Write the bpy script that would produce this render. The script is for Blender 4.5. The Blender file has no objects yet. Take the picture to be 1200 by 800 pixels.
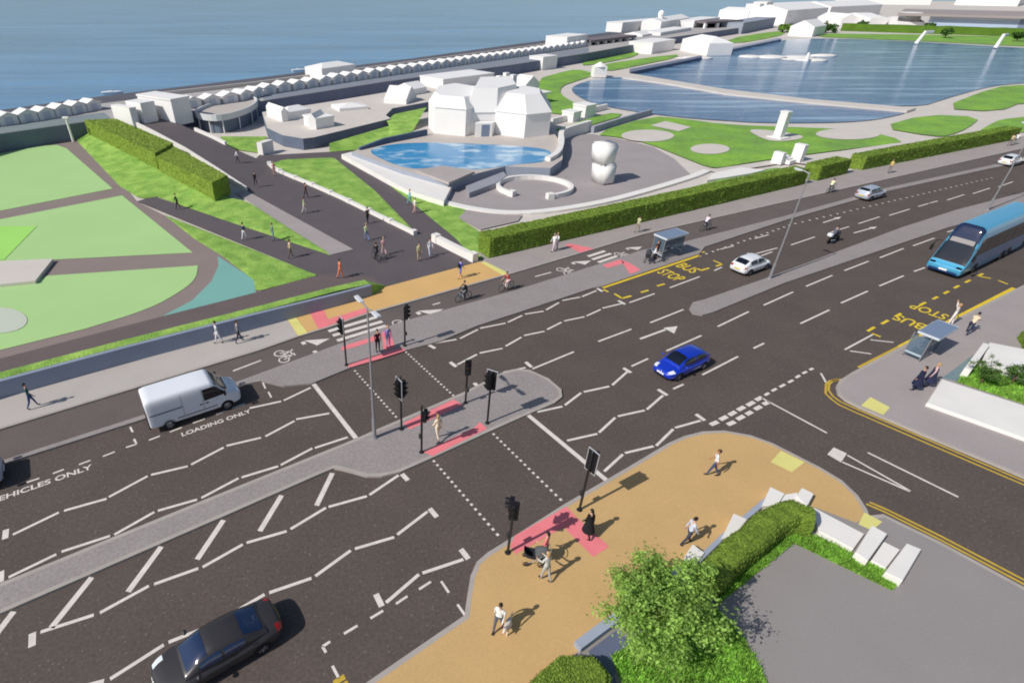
import bpy, bmesh, math, random
from mathutils import Vector, Matrix, noise
R = math.radians
sc = bpy.context.scene
COL = sc.collection
random.seed(7)

# ------------------------------------------------------------------ camera
CAM_H, PITCH, FOC, CX, CY = 22.0, R(32.95), 651.0, 489.5, 400.0
cd = bpy.data.cameras.new('camera')
cam = bpy.data.objects.new('camera', cd); COL.objects.link(cam)
cam.location = (0, 0, CAM_H); cam.rotation_euler = (math.pi/2 - PITCH, 0, 0)
cd.sensor_width = 36.0; cd.lens = FOC/1200*36; cd.shift_x = (600-CX)/1200
cd.clip_start = 0.5; cd.clip_end = 20000
sc.camera = cam

def at(px, py, z=0.0):
    """surveyed point: place on the level z that the photograph shows at px, py"""
    u = (px-CX)/FOC; v = -(py-CY)/FOC
    d = (u, math.cos(PITCH)+v*math.sin(PITCH), -math.sin(PITCH)+v*math.cos(PITCH))
    t = (z-CAM_H)/d[2]
    return Vector((d[0]*t, d[1]*t, z))
def ats(pts, z=0.0):
    return [at(p[0], p[1], p[2] if len(p) > 2 else z) for p in pts]

ROADA = R(32.0)
U = Vector((math.cos(ROADA), math.sin(ROADA), 0)); V = Vector((-math.sin(ROADA), math.cos(ROADA), 0)); ZUP = Vector((0, 0, 1))

# ------------------------------------------------------------------ light
SUN_EL, SUN_AZ = R(41.0), R(210.0)          # azimuth of the sun measured from +X
w = bpy.data.worlds.new('World'); sc.world = w; w.use_nodes = True
nt = w.node_tree; bg = nt.nodes['Background']
sky = nt.nodes.new('ShaderNodeTexSky'); sky.sky_type = 'NISHITA'; sky.sun_disc = False
sky.sun_elevation = SUN_EL; sky.sun_rotation = math.pi/2 - SUN_AZ + 2*math.pi
sky.air_density = 1.0; sky.dust_density = 1.0; sky.ozone_density = 1.5
nt.links.new(sky.outputs[0], bg.inputs[0]); bg.inputs[1].default_value = 0.085
sd = bpy.data.lights.new('sun', 'SUN'); sd.energy = 4.0; sd.angle = R(0.5); sd.color = (1.0, 0.955, 0.89)
so = bpy.data.objects.new('sun', sd); COL.objects.link(so)
to_sun = Vector((math.cos(SUN_EL)*math.cos(SUN_AZ), math.cos(SUN_EL)*math.sin(SUN_AZ), math.sin(SUN_EL)))
so.rotation_euler = to_sun.to_track_quat('Z', 'Y').to_euler()
so.location = (-40, -30, 60)
sc.view_settings.view_transform = 'Standard'; sc.view_settings.look = 'None'; sc.view_settings.exposure = 0
sc.cycles.filter_width = 1.9; sc.cycles.max_bounces = 5; sc.cycles.diffuse_bounces = 3; sc.cycles.glossy_bounces = 3; sc.cycles.transparent_max_bounces = 12

# ------------------------------------------------------------------ materials
def lin(c):
    return c/12.92 if c <= 0.04045 else ((c+0.055)/1.055)**2.4
def C(r, g, b, k=1.0):
    return (lin(r/255)*k, lin(g/255)*k, lin(b/255)*k, 1.0)
MATS = {}
def mat(name, col, rough=0.8, var=0.0, vscale=1.0, bump=0.0, bscale=20.0, metal=0.0, spec=0.35, var2=0.0, v2scale=20.0, coat=0.0, isl=0.0, trans=0.0, stretch=None, tint=None):
    """procedural principled surface: two octaves of noise on the colour, noise bump, per-leaf variation"""
    if name in MATS: return MATS[name]
    m = bpy.data.materials.new(name); m.use_nodes = True; n = m.node_tree.nodes; l = m.node_tree.links
    b = n['Principled BSDF']; b.inputs['Roughness'].default_value = rough; b.inputs['Metallic'].default_value = metal
    b.inputs['Specular IOR Level'].default_value = spec
    if coat: b.inputs['Coat Weight'].default_value = coat; b.inputs['Coat Roughness'].default_value = 0.04
    b.inputs['Base Color'].default_value = col
    out = None
    geo = n.new('ShaderNodeNewGeometry') if (var or bump or var2 or isl) else None
    vec = geo.outputs['Position'] if geo else None
    if stretch and geo:
        mp = n.new('ShaderNodeMapping'); mp.inputs['Rotation'].default_value = (0, 0, -stretch[0]); mp.inputs['Scale'].default_value = (stretch[1], stretch[2], 1)
        l.new(vec, mp.inputs[0]); vec = mp.outputs[0]
    cur = None
    def modulate(fac_socket, amount, cur, lo=-1.0):
        mr = n.new('ShaderNodeMapRange'); mr.inputs[1].default_value = 0.25; mr.inputs[2].default_value = 0.75
        mr.inputs[3].default_value = 1-amount; mr.inputs[4].default_value = 1+amount
        l.new(fac_socket, mr.inputs[0])
        mx = n.new('ShaderNodeMix'); mx.data_type = 'RGBA'; mx.blend_type = 'MULTIPLY'; mx.inputs[0].default_value = 1.0
        if cur is None: mx.inputs[6].default_value = col
        else: l.new(cur, mx.inputs[6])
        l.new(mr.outputs[0], mx.inputs[7])
        return mx.outputs[2]
    if var:
        t = n.new('ShaderNodeTexNoise'); t.inputs['Scale'].default_value = vscale; t.inputs['Detail'].default_value = 4
        l.new(vec, t.inputs['Vector']); cur = modulate(t.outputs[0], var, cur)
        if tint:
            t3 = n.new('ShaderNodeTexNoise'); t3.inputs['Scale'].default_value = vscale*0.6; t3.inputs['Detail'].default_value = 3
            l.new(vec, t3.inputs['Vector'])
            r3 = n.new('ShaderNodeMapRange'); r3.inputs[1].default_value = 0.42; r3.inputs[2].default_value = 0.68
            l.new(t3.outputs[0], r3.inputs[0])
            mm = n.new('ShaderNodeMix'); mm.data_type = 'RGBA'; l.new(r3.outputs[0], mm.inputs[0]); l.new(cur, mm.inputs[6]); mm.inputs[7].default_value = tint
            cur = mm.outputs[2]
    if var2:
        t = n.new('ShaderNodeTexNoise'); t.inputs['Scale'].default_value = v2scale; t.inputs['Detail'].default_value = 2
        l.new(vec, t.inputs['Vector']); cur = modulate(t.outputs[0], var2, cur)
    if isl:
        cur = modulate(geo.outputs['Random Per Island'], isl, cur)
    if cur is not None: l.new(cur, b.inputs['Base Color'])
    if bump:
        t = n.new('ShaderNodeTexNoise'); t.inputs['Scale'].default_value = bscale; t.inputs['Detail'].default_value = 4
        l.new(vec, t.inputs['Vector'])
        bp = n.new('ShaderNodeBump'); bp.inputs['Strength'].default_value = bump; bp.inputs['Distance'].default_value = 0.1
        l.new(t.outputs[0], bp.inputs['Height']); l.new(bp.outputs[0], b.inputs['Normal'])
    if trans:
        tr = n.new('ShaderNodeBsdfTranslucent'); ms = n.new('ShaderNodeMixShader'); ms.inputs[0].default_value = trans
        if cur is not None: l.new(cur, tr.inputs[0])
        else: tr.inputs[0].default_value = col
        l.new(b.outputs[0], ms.inputs[1]); l.new(tr.outputs[0], ms.inputs[2]); l.new(ms.outputs[0], n['Material Output'].inputs[0])
    MATS[name] = m
    return m

def road_mat():
    m = mat('asphalt', C(91, 81, 76), 0.9, var=0.10, vscale=0.35, var2=0.22, v2scale=7.0, bump=0.25, bscale=40)
    n = m.node_tree.nodes; l = m.node_tree.links; b = n['Principled BSDF']
    src = b.inputs['Base Color'].links[0].from_socket
    geo = n['Geometry']
    vo = n.new('ShaderNodeTexVoronoi'); vo.inputs['Scale'].default_value = 4.5
    l.new(geo.outputs['Position'], vo.inputs['Vector'])
    # pale chippings: only a few of the cells
    lt = n.new('ShaderNodeMath'); lt.operation = 'LESS_THAN'; lt.inputs[1].default_value = 0.17
    l.new(vo.outputs['Distance'], lt.inputs[0])
    sep = n.new('ShaderNodeSeparateColor'); l.new(vo.outputs['Color'], sep.inputs[0])
    gt = n.new('ShaderNodeMath'); gt.operation = 'GREATER_THAN'; gt.inputs[1].default_value = 0.66; l.new(sep.outputs[0], gt.inputs[0])
    mu = n.new('ShaderNodeMath'); mu.operation = 'MULTIPLY'; l.new(lt.outputs[0], mu.inputs[0]); l.new(gt.outputs[0], mu.inputs[1])
    mu2 = n.new('ShaderNodeMath'); mu2.operation = 'MULTIPLY'; mu2.inputs[1].default_value = 0.5; l.new(mu.outputs[0], mu2.inputs[0])
    mx = n.new('ShaderNodeMix'); mx.data_type = 'RGBA'; l.new(mu2.outputs[0], mx.inputs[0]); l.new(src, mx.inputs[6]); mx.inputs[7].default_value = C(135, 126, 120)
    l.new(mx.outputs[2], b.inputs['Base Color'])
    return m

M_ROAD = road_mat()
M_TRACK = mat('cycle_track_asphalt', C(102, 93, 90), 0.9, var=0.08, vscale=0.5, var2=0.12, v2scale=9)
M_PLAZA = mat('dark_asphalt', C(94, 87, 90), 0.9, var=0.07, vscale=0.4, var2=0.1, v2scale=8)
M_PAVE = mat('pavement_concrete', C(162, 153, 151), 0.85, var=0.05, vscale=0.4, var2=0.07, v2scale=9)
M_PAVEW = mat('pale_pavement_concrete', C(182, 175, 170), 0.85, var=0.05, vscale=0.4, var2=0.06, v2scale=9)
M_ISLE = mat('island_block_paving', C(150, 142, 140), 0.85, var=0.06, vscale=0.5, var2=0.16, v2scale=7)
M_KERB = mat('kerb_stone', C(170, 162, 155), 0.8, var=0.08, vscale=1.5)
M_TAN = mat('buff_surfacing', C(199, 164, 112), 0.85, var=0.05, vscale=0.4, var2=0.06, v2scale=12)
M_TAN2 = mat('warm_buff_surfacing', C(212, 172, 112), 0.85, var=0.05, vscale=0.4)
M_PINK = mat('pink_tactile_paving', C(232, 128, 134), 0.85, var=0.06, vscale=1.2)
M_YTAC = mat('pale_yellow_tactile_paving', C(219, 212, 130), 0.85, var=0.06, vscale=1.2)
M_WHITE = mat('white_road_paint', C(218, 210, 203), 0.75, var=0.12, vscale=2.5, var2=0.08, v2scale=14)
M_YEL = mat('yellow_road_paint', C(196, 164, 58), 0.75, var=0.12, vscale=2.0)
M_YEL2 = mat('bright_yellow_road_paint', C(224, 194, 52), 0.75, var=0.12, vscale=2.0)
M_BEIGE = mat('beige_concrete', C(205, 197, 189), 0.85, var=0.05, vscale=0.3)
M_TERR = mat('grey_terrace', C(160, 152, 152), 0.85, var=0.06, vscale=0.3)
M_WHITEB = mat('white_model_render', C(233, 231, 229), 0.75, var=0.03, vscale=0.3)
M_WSTONE = mat('white_stone', C(229, 225, 220), 0.8, var=0.04, vscale=0.6)
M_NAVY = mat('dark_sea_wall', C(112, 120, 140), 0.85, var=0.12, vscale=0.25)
M_GREYW = mat('grey_retaining_wall', C(150, 156, 170), 0.85, var=0.08, vscale=0.4)
M_BROWNP = mat('brown_grey_path', C(138, 124, 120), 0.9, var=0.05, vscale=0.3)
M_COURT = mat('pale_green_court', C(168, 204, 136), 0.9, var=0.03, vscale=0.15)
M_COURT2 = mat('lime_green_lawn', C(160, 216, 106), 0.9, var=0.04, vscale=0.2)
M_TEAL = mat('teal_surfacing', C(120, 172, 163), 0.9, var=0.04, vscale=0.2)
M_GRASS = mat('grass', C(128, 168, 74), 0.95, var=0.24, vscale=0.9, var2=0.28, v2scale=7, bump=0.9, bscale=9, tint=C(158, 192, 92))
M_GRASSF = mat('far_grass', C(116, 156, 72), 0.95, var=0.18, vscale=0.25, var2=0.16, v2scale=2, tint=C(134, 178, 66))
M_HEDGE = mat('hedge_leaves', C(112, 136, 50), 0.85, var=0.22, vscale=1.2, var2=0.3, v2scale=8, bump=0.9, bscale=10, spec=0.2)
M_LEAFH = mat('hedge_leaf', C(120, 146, 58), 0.75, var=0.2, vscale=1.0, isl=0.3, trans=0.1, spec=0.2)
M_SHORE = mat('dark_shore_surface', C(92, 92, 100), 0.9, var=0.15, vscale=0.2)

# ------------------------------------------------------------------ object helpers
def tag(o, label=None, cat=None, group=None, kind=None):
    if label: o['label'] = label
    if cat: o['category'] = cat
    if group: o['group'] = group
    if kind: o['kind'] = kind
    return o
def link(name, bm, m, parent=None, smooth=False, ang=None):
    me = bpy.data.meshes.new(name)
    bmesh.ops.recalc_face_normals(bm, faces=bm.faces[:]) if False else None
    bm.to_mesh(me); bm.free()
    if isinstance(m, (list, tuple)):
        for x in m: me.materials.append(x)
    else: me.materials.append(m)
    if smooth:
        for p in me.polygons: p.use_smooth = True
    o = bpy.data.objects.new(name, me); COL.objects.link(o)
    if parent: o.parent = parent
    return o
def empty(name, loc=(0, 0, 0), rz=0.0, label=None, cat=None, group=None):
    o = bpy.data.objects.new(name, None); COL.objects.link(o); o.empty_display_size = 0.3
    o.location = loc; o.rotation_euler = (0, 0, rz)
    return tag(o, label, cat, group)
def copy_tree(o, parent=None):
    c = o.copy(); COL.objects.link(c)
    if parent: c.parent = parent
    for ch in list(o.children): copy_tree(ch, c)
    return c
def ccw(pts):
    a = sum(pts[i].x*pts[(i+1) % len(pts)].y - pts[(i+1) % len(pts)].x*pts[i].y for i in range(len(pts)))
    return pts if a > 0 else pts[::-1]
def add_face(bm, pts, mi=0):
    vs = [bm.verts.new(p) for p in pts]
    f = bm.faces.new(vs); f.material_index = mi
    return f
def add_sheet(bm, pts, mi=0):
    pts = ccw(pts); f = add_face(bm, pts, mi)
    return f
def add_prism(bm, pts, z0, z1, mi=0, bottom=False):
    """upright prism over the outline pts (own z ignored unless z1 is None)"""
    pts = ccw([Vector(p) for p in pts]); n = len(pts)
    top = [bm.verts.new((p.x, p.y, p.z if z1 is None else z1)) for p in pts]
    bot = [bm.verts.new((p.x, p.y, z0)) for p in pts]
    f = bm.faces.new(top); f.material_index = mi
    for i in range(n):
        j = (i+1) % n
        f = bm.faces.new((bot[i], bot[j], top[j], top[i])); f.material_index = mi
    if bottom: bm.faces.new(bot[::-1]).material_index = mi
def add_box(bm, c, s, rz=0.0, mi=0, rx=0.0, mtx=None):
    m = mtx or (Matrix.Translation(c) @ Matrix.Rotation(rz, 4, 'Z') @ Matrix.Rotation(rx, 4, 'X'))
    r = bmesh.ops.create_cube(bm, size=1.0, matrix=m @ Matrix.Diagonal((s[0], s[1], s[2], 1)))
    for v in r['verts']:
        for f in v.link_faces: f.material_index = mi
    return r['verts']
def add_cyl(bm, p0, p1, r0, r1=None, seg=10, mi=0, cap=True):
    p0 = Vector(p0); p1 = Vector(p1); r1 = r0 if r1 is None else r1
    d = p1-p0; L = d.length
    m = Matrix.Translation((p0+p1)/2) @ d.to_track_quat('Z', 'Y').to_matrix().to_4x4()
    r = bmesh.ops.create_cone(bm, cap_ends=cap, segments=seg, radius1=max(r0, 1e-4), radius2=max(r1, 1e-4), depth=L, matrix=m)
    for v in r['verts']:
        for f in v.link_faces: f.material_index = mi
def add_ball(bm, c, s, seg=12, rings=8, mi=0, mtx=None):
    s = (s, s, s) if isinstance(s, (int, float)) else s
    m = (mtx or Matrix.Translation(c)) @ Matrix.Diagonal((s[0], s[1], s[2], 1))
    r = bmesh.ops.create_uvsphere(bm, u_segments=seg, v_segments=rings, radius=1.0, matrix=m)
    for v in r['verts']:
        for f in v.link_faces: f.material_index = mi; f.smooth = True
def add_tube(bm, pts, rad, seg=6, mi=0):
    """swept round tube along pts with radius per point"""
    pts = [Vector(p) for p in pts]
    rads = rad if isinstance(rad, (list, tuple)) else [rad]*len(pts)
    rings = []
    for i, p in enumerate(pts):
        d = (pts[min(i+1, len(pts)-1)] - pts[max(i-1, 0)]).normalized()
        a = Vector((0, 0, 1)) if abs(d.z) < 0.9 else Vector((1, 0, 0))
        x = d.cross(a).normalized(); y = d.cross(x)
        rings.append([bm.verts.new(p + x*math.cos(2*math.pi*k/seg)*rads[i] + y*math.sin(2*math.pi*k/seg)*rads[i]) for k in range(seg)])
    for a, b in zip(rings, rings[1:]):
        for k in range(seg):
            f = bm.faces.new((a[k], a[(k+1) % seg], b[(k+1) % seg], b[k])); f.material_index = mi; f.smooth = True
    for r in (rings[0], rings[-1]):
        try: bm.faces.new(r).material_index = mi
        except ValueError: pass
def offset_line(pts, w):
    """left and right offsets of a polyline, mitred"""
    L, Rr = [], []
    for i, p in enumerate(pts):
        a = (pts[i]-pts[i-1]) if i > 0 else (pts[1]-pts[0])
        b = (pts[i+1]-pts[i]) if i < len(pts)-1 else a
        a = Vector((a.x, a.y, 0)).normalized(); b = Vector((b.x, b.y, 0)).normalized()
        t = (a+b).normalized(); n = Vector((-t.y, t.x, 0)); k = 1/max(0.5, n.dot(Vector((-a.y, a.x, 0))))
        L.append(p+n*w*k); Rr.append(p-n*w*k)
    return L, Rr
def add_wall(bm, pts, w, z0, z1, mi=0):
    """wall along a polyline; z0/z1 numbers or lists"""
    L, Rr = offset_line(pts, w/2); n = len(pts)
    za = z0 if isinstance(z0, (list, tuple)) else [z0]*n; zb = z1 if isinstance(z1, (list, tuple)) else [z1]*n
    row = []
    for i in range(n):
        row.append([bm.verts.new((q.x, q.y, z)) for q, z in ((L[i], za[i]), (L[i], zb[i]), (Rr[i], zb[i]), (Rr[i], za[i]))])
    for a, b in zip(row, row[1:]):
        for k in range(3):
            f = bm.faces.new((a[k], a[k+1], b[k+1], b[k])); f.material_index = mi
    bm.faces.new(row[0]).material_index = mi; bm.faces.new(row[-1][::-1]).material_index = mi
def sheet(name, pts, z, m, kind='structure'):
    bm = bmesh.new(); add_sheet(bm, ats(pts, z)); return tag(link(name, bm, m), kind=kind)
def slab(name, pts, z0, z1, m, kind='structure'):
    bm = bmesh.new(); add_prism(bm, ats(pts, z1), z0, z1); return tag(link(name, bm, m), kind=kind)
def smooth_pts(pts, it=2, closed=True):
    """Chaikin corner cutting for px outlines"""
    for _ in range(it):
        q = []; n = len(pts)
        if not closed: q.append(pts[0])
        for i in range(n if closed else n-1):
            a, b = pts[i], pts[(i+1) % n]
            q.append(tuple(0.75*x+0.25*y for x, y in zip(a, b))); q.append(tuple(0.25*x+0.75*y for x, y in zip(a, b)))
        if not closed: q.append(pts[-1])
        pts = q
    return pts
def ell(cx, cy, rx, ry, n=28):
    return [(cx+rx*math.cos(2*math.pi*i/n), cy+ry*math.sin(2*math.pi*i/n)) for i in range(n)]
def interp(xs, ys, x):
    if x <= xs[0]: return ys[0]
    for i in range(len(xs)-1):
        if x <= xs[i+1]:
            t = (x-xs[i])/(xs[i+1]-xs[i]); return ys[i]*(1-t)+ys[i+1]*t
    return ys[-1]
# ================================================================== GROUND
def water(name, outline_world, z, col, rough, scale, stretch, bump, dist=0.3, pale=None):
    m = bpy.data.materials.new(name+'_surface'); m.use_nodes = True; n = m.node_tree.nodes; l = m.node_tree.links
    b = n['Principled BSDF']; b.inputs['Roughness'].default_value = rough; b.inputs['IOR'].default_value = 1.33
    geo = n.new('ShaderNodeNewGeometry'); mp = n.new('ShaderNodeMapping')
    mp.inputs['Rotation'].default_value = (0, 0, stretch[0]); mp.inputs['Scale'].default_value = (stretch[1], stretch[2], 1)
    l.new(geo.outputs['Position'], mp.inputs[0])
    t = n.new('ShaderNodeTexNoise'); t.inputs['Scale'].default_value = scale; t.inputs['Detail'].default_value = 6; t.inputs['Distortion'].default_value = 0.6
    l.new(mp.outputs[0], t.inputs['Vector'])
    t2 = n.new('ShaderNodeTexNoise'); t2.inputs['Scale'].default_value = scale*0.22; t2.inputs['Detail'].default_value = 3
    l.new(mp.outputs[0], t2.inputs['Vector'])
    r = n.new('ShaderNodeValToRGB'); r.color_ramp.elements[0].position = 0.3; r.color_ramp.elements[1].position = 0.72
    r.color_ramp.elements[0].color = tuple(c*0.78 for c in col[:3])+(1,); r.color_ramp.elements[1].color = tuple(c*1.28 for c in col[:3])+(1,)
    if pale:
        r.color_ramp.elements[0].color = col; r.color_ramp.elements[0].position = 0.50; r.color_ramp.elements[1].color = pale; r.color_ramp.elements[1].position = 0.66  # reflections painted into the base colour as a pale tone
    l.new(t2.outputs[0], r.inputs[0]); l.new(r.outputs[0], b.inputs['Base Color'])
    bp = n.new('ShaderNodeBump'); bp.inputs['Strength'].default_value = bump; bp.inputs['Distance'].default_value = dist
    l.new(t.outputs[0], bp.inputs['Height']); l.new(bp.outputs[0], b.inputs['Normal'])
    bm = bmesh.new(); pts = [Vector((p.x, p.y, z)) for p in outline_world]; add_sheet(bm, pts)
    return tag(link(name, bm, m), kind='structure')

bmS = [Vector((-6000, -200, 0)), Vector((9000, -200, 0)), Vector((9000, 9000, 0)), Vector((-6000, 9000, 0))]
water('sea', bmS, -2.5, C(100, 146, 184), 0.16, 0.10, (R(-12), 0.35, 2.2), 0.3, 1.0)

shore = ats([(-700, 230), (-200, 155), (0, 129), (125, 112), (300, 91.5), (480, 69), (600, 52.5), (690, 41), (765, 31), (838, 22), (880, 9), (940, 3.5), (1010, 1)])
land = shore + [Vector((900, 820, 0)), Vector((2600, 1500, 0)), Vector((2600, -150, 0)), Vector((-260, -150, 0)), Vector((-330, 20, 0))]
bm = bmesh.new(); add_prism(bm, land, -4.0, -0.05); tag(link('ground', bm, M_BEIGE), kind='structure')
sheet('dark_shore_strip', [(-700, 230), (-200, 155), (0, 129), (125, 112), (300, 91.5), (480, 69), (600, 52.5), (690, 41), (765, 31), (765, 40), (690, 60), (600, 80), (300, 125), (0, 165), (-200, 195), (-700, 260)], 0.0, M_SHORE)  # flat dark grey strip along the shoreline

sheet('road', [(-420, 640), (-150, 540), (0, 492), (300, 401), (600, 311), (900, 231), (1200, 164), (1420, 122), (1420, 1000), (-420, 1000)], 0.0, M_ROAD)
sheet('cycle_track', [(-60, 519), (0, 501), (300, 410), (349, 393), (432, 366), (597, 320), (695, 291), (755, 273), (790, 266), (900, 240), (1197, 173.5), (1400, 132), (1400, 142), (1162, 196), (1037, 223), (920, 256), (795, 288), (700, 311), (477, 377), (375, 414), (275, 451), (170, 488), (0, 542), (-60, 561)], 0.006, M_TRACK)

KZ = 0.12
slab('pavement_left', [(-200, 528), (0, 466), (300, 384), (335, 371.5), (349, 393.5), (300, 410.5), (0, 501.5), (-200, 562)], -0.02, KZ, M_PAVEW)
slab('pavement_buff', [(335, 371.5), (400, 356), (452, 336), (562, 306.5), (570, 307), (597, 320.5), (432, 366.5), (387, 382), (349, 393.5)], -0.02, KZ, M_TAN2)
slab('pavement_right', [(570, 307), (560, 296), (620, 286), (920, 218), (1012, 196), (1191, 161), (1400, 117), (1400, 133), (1197, 174), (900, 240.5), (755, 273.5), (695, 291.5), (597, 320.5)], -0.02, KZ, M_PAVE)
slab('cycle_track_island', [(-200, 604), (0, 540), (170, 485), (275, 448), (375, 411), (437, 388), (477, 375), (600, 341), (700, 310), (728, 301), (752, 293), (795, 285), (920, 253), (1037, 220.5), (1162, 193.5), (1400, 146), (1400, 149), (1162, 197), (1037, 224.5), (920, 258), (826, 289), (820, 297), (706, 335), (695, 337), (607, 366), (560, 381), (517, 399), (472, 411), (409, 431), (365, 449), (332, 452), (306, 446), (276, 452), (170, 490), (0, 544), (-200, 608)], -0.02, KZ, M_ISLE)
MEDL = [(-200, 762), (0, 685), (210, 599), (415, 516), (440, 505), (475, 490), (545, 460), (590, 437), (606, 433), (620, 434), (642, 444), (656, 456), (657, 464), (648, 471), (615, 485), (570, 505), (500, 537), (468, 551), (447, 556), (430, 556), (412, 551), (400, 548), (391, 546.5), (375, 553), (270, 599), (0, 716), (-200, 800)]
slab('median_island', MEDL, -0.02, KZ, M_ISLE)
slab('median_strip', [(808, 361), (812, 354), (826, 350.5), (900, 325), (1055, 267), (1120, 246), (1197, 226), (1400, 172), (1400, 188), (1197, 243), (1112, 266), (1050, 287), (920, 331), (837, 365), (823, 369), (812, 367)], -0.02, KZ, M_ISLE)
TANK = [(330, 875), (425, 806), (480, 768), (547, 722), (550, 700), (554, 675), (561, 659), (574, 648), (597, 634), (662, 592.5), (740, 547), (785, 520), (803, 512), (825, 506.5), (850, 505.5), (880, 511), (905, 520), (960, 548), (985, 563), (1003, 580), (1014, 597), (1017, 606)]
slab('corner_pavement_buff', TANK + [(1003, 612), (955, 594), (912, 590), (846, 640), (805, 668), (715, 736), (640, 790), (560, 850), (500, 920)], -0.02, KZ, M_TAN)
slab('forecourt_pavement', [(1017, 606), (1036, 604), (1100, 635), (1200, 689), (1420, 815), (1420, 1000), (500, 1000), (500, 920), (560, 850), (640, 790), (715, 736), (805, 668), (846, 640), (912, 590), (955, 594), (1003, 612)], -0.02, KZ-0.002, mat('forecourt_asphalt', C(147, 141, 139), 0.85, var=0.04, vscale=0.3, var2=0.04, v2scale=9))
BUSK = [(1420, 232), (1300, 285), (1200, 335), (1072, 399), (1000, 437), (986, 446), (982, 453), (984, 461), (992, 468), (1010, 477), (1080, 507), (1150, 536), (1300, 600), (1420, 652)]
slab('pavement_bus_stop', BUSK, -0.02, KZ, M_PAVE)
def kerb(name, pts, side=0.09):
    bm = bmesh.new(); add_wall(bm, ats(pts, KZ), 0.2, -0.02, KZ+0.003); tag(link(name, bm, M_KERB), kind='structure')
kerb('kerb_corner', TANK); kerb('kerb_bus_stop', BUSK)
kerb('kerb_forecourt', [(1017, 606), (1036, 604), (1100, 635), (1200, 689), (1420, 815)])
kerb('kerb_median', MEDL[1:-1]); 
kerb('kerb_pavement', [(-200, 562), (0, 501.5), (300, 410.5), (349, 393.5), (387, 382), (432, 366.5), (597, 320.5), (695, 291.5), (755, 273.5), (900, 240.5), (1197, 174), (1400, 133)])

PZ = KZ+0.009
def inlay(name, polys, m, z=PZ):
    bm = bmesh.new()
    for p in polys: add_sheet(bm, ats(p, z))
    return tag(link(name, bm, m), kind='structure')
inlay('tactile_paving_pink', [
    [(598, 640), (603, 627.5), (664, 593), (675, 605), (661, 617), (604, 649)], [(661, 617.6), (675.4, 605.2), (714, 640), (695, 652)],
    [(472, 495.5), (532, 467.5), (542, 474), (480, 503)], [(496, 529.5), (557, 500), (562, 494), (571, 502), (507, 534)],
    [(408, 427.5), (431, 418.5), (472, 407), (475, 410.5), (446, 420), (409, 430.5)], [(400, 406), (434, 395.5), (445, 389.5), (447, 394), (437, 400), (400, 411)],
    [(447.3, 389), (457, 386.5), (463, 407), (450, 411)],
    [(363, 366.5), (379, 362.5), (387.5, 381), (373, 385.5)], [(387.8, 380.5), (384, 374), (430, 360), (432, 365.5)],
    [(661, 286.5), (669, 285.5), (696, 291.3), (680, 296)], [(706, 310.5), (727, 304), (732, 308), (712, 314)], [(727.4, 304.2), (738, 308), (751, 316.5), (738, 321)]], M_PINK)
inlay('tactile_paving_yellow', [[(335.5, 371.8), (345, 369.5), (360.5, 390), (349.5, 393.2)], [(563, 307.2), (570, 307.2), (597, 320.4), (589, 322.4)],
    [(903, 541), (915, 528), (943, 541), (928, 553)], [(1006, 614), (1013, 600), (1034, 611), (1022, 621)], [(1009, 475), (1020, 465), (1043, 477), (1035, 486)]], M_YTAC)

# ------------------------------------------------------------------ road markings
MZ = 0.009
class Paint:
    def __init__(s): s.bm = bmesh.new()
    def seg(s, a, b, w=0.15, z=MZ):
        p = at(a[0], a[1], z); q = at(b[0], b[1], z); d = (q-p).normalized(); n = Vector((-d.y, d.x, 0))*w/2
        add_sheet(s.bm, [p-n, q-n, q+n, p+n])
    def poly(s, pts, z=MZ): add_sheet(s.bm, ats(pts, z))
    def line(s, pts, w=0.15, z=MZ):
        L, Rr = offset_line(ats(pts, z), w/2)
        for i in range(len(L)-1): add_sheet(s.bm, [L[i], L[i+1], Rr[i+1], Rr[i]])
    def dots(s, a, b, n, sz=0.16, z=MZ):
        p = at(a[0], a[1], z); q = at(b[0], b[1], z); d = (q-p).normalized(); m = Vector((-d.y, d.x, 0))
        for i in range(n):
            c = p.lerp(q, i/(n-1)); add_sheet(s.bm, [c-d*sz/2-m*sz/2, c+d*sz/2-m*sz/2, c+d*sz/2+m*sz/2, c-d*sz/2+m*sz/2])
    def done(s, name, m): return tag(link(name, s.bm, m), kind='structure')
zz = Paint()
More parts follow.
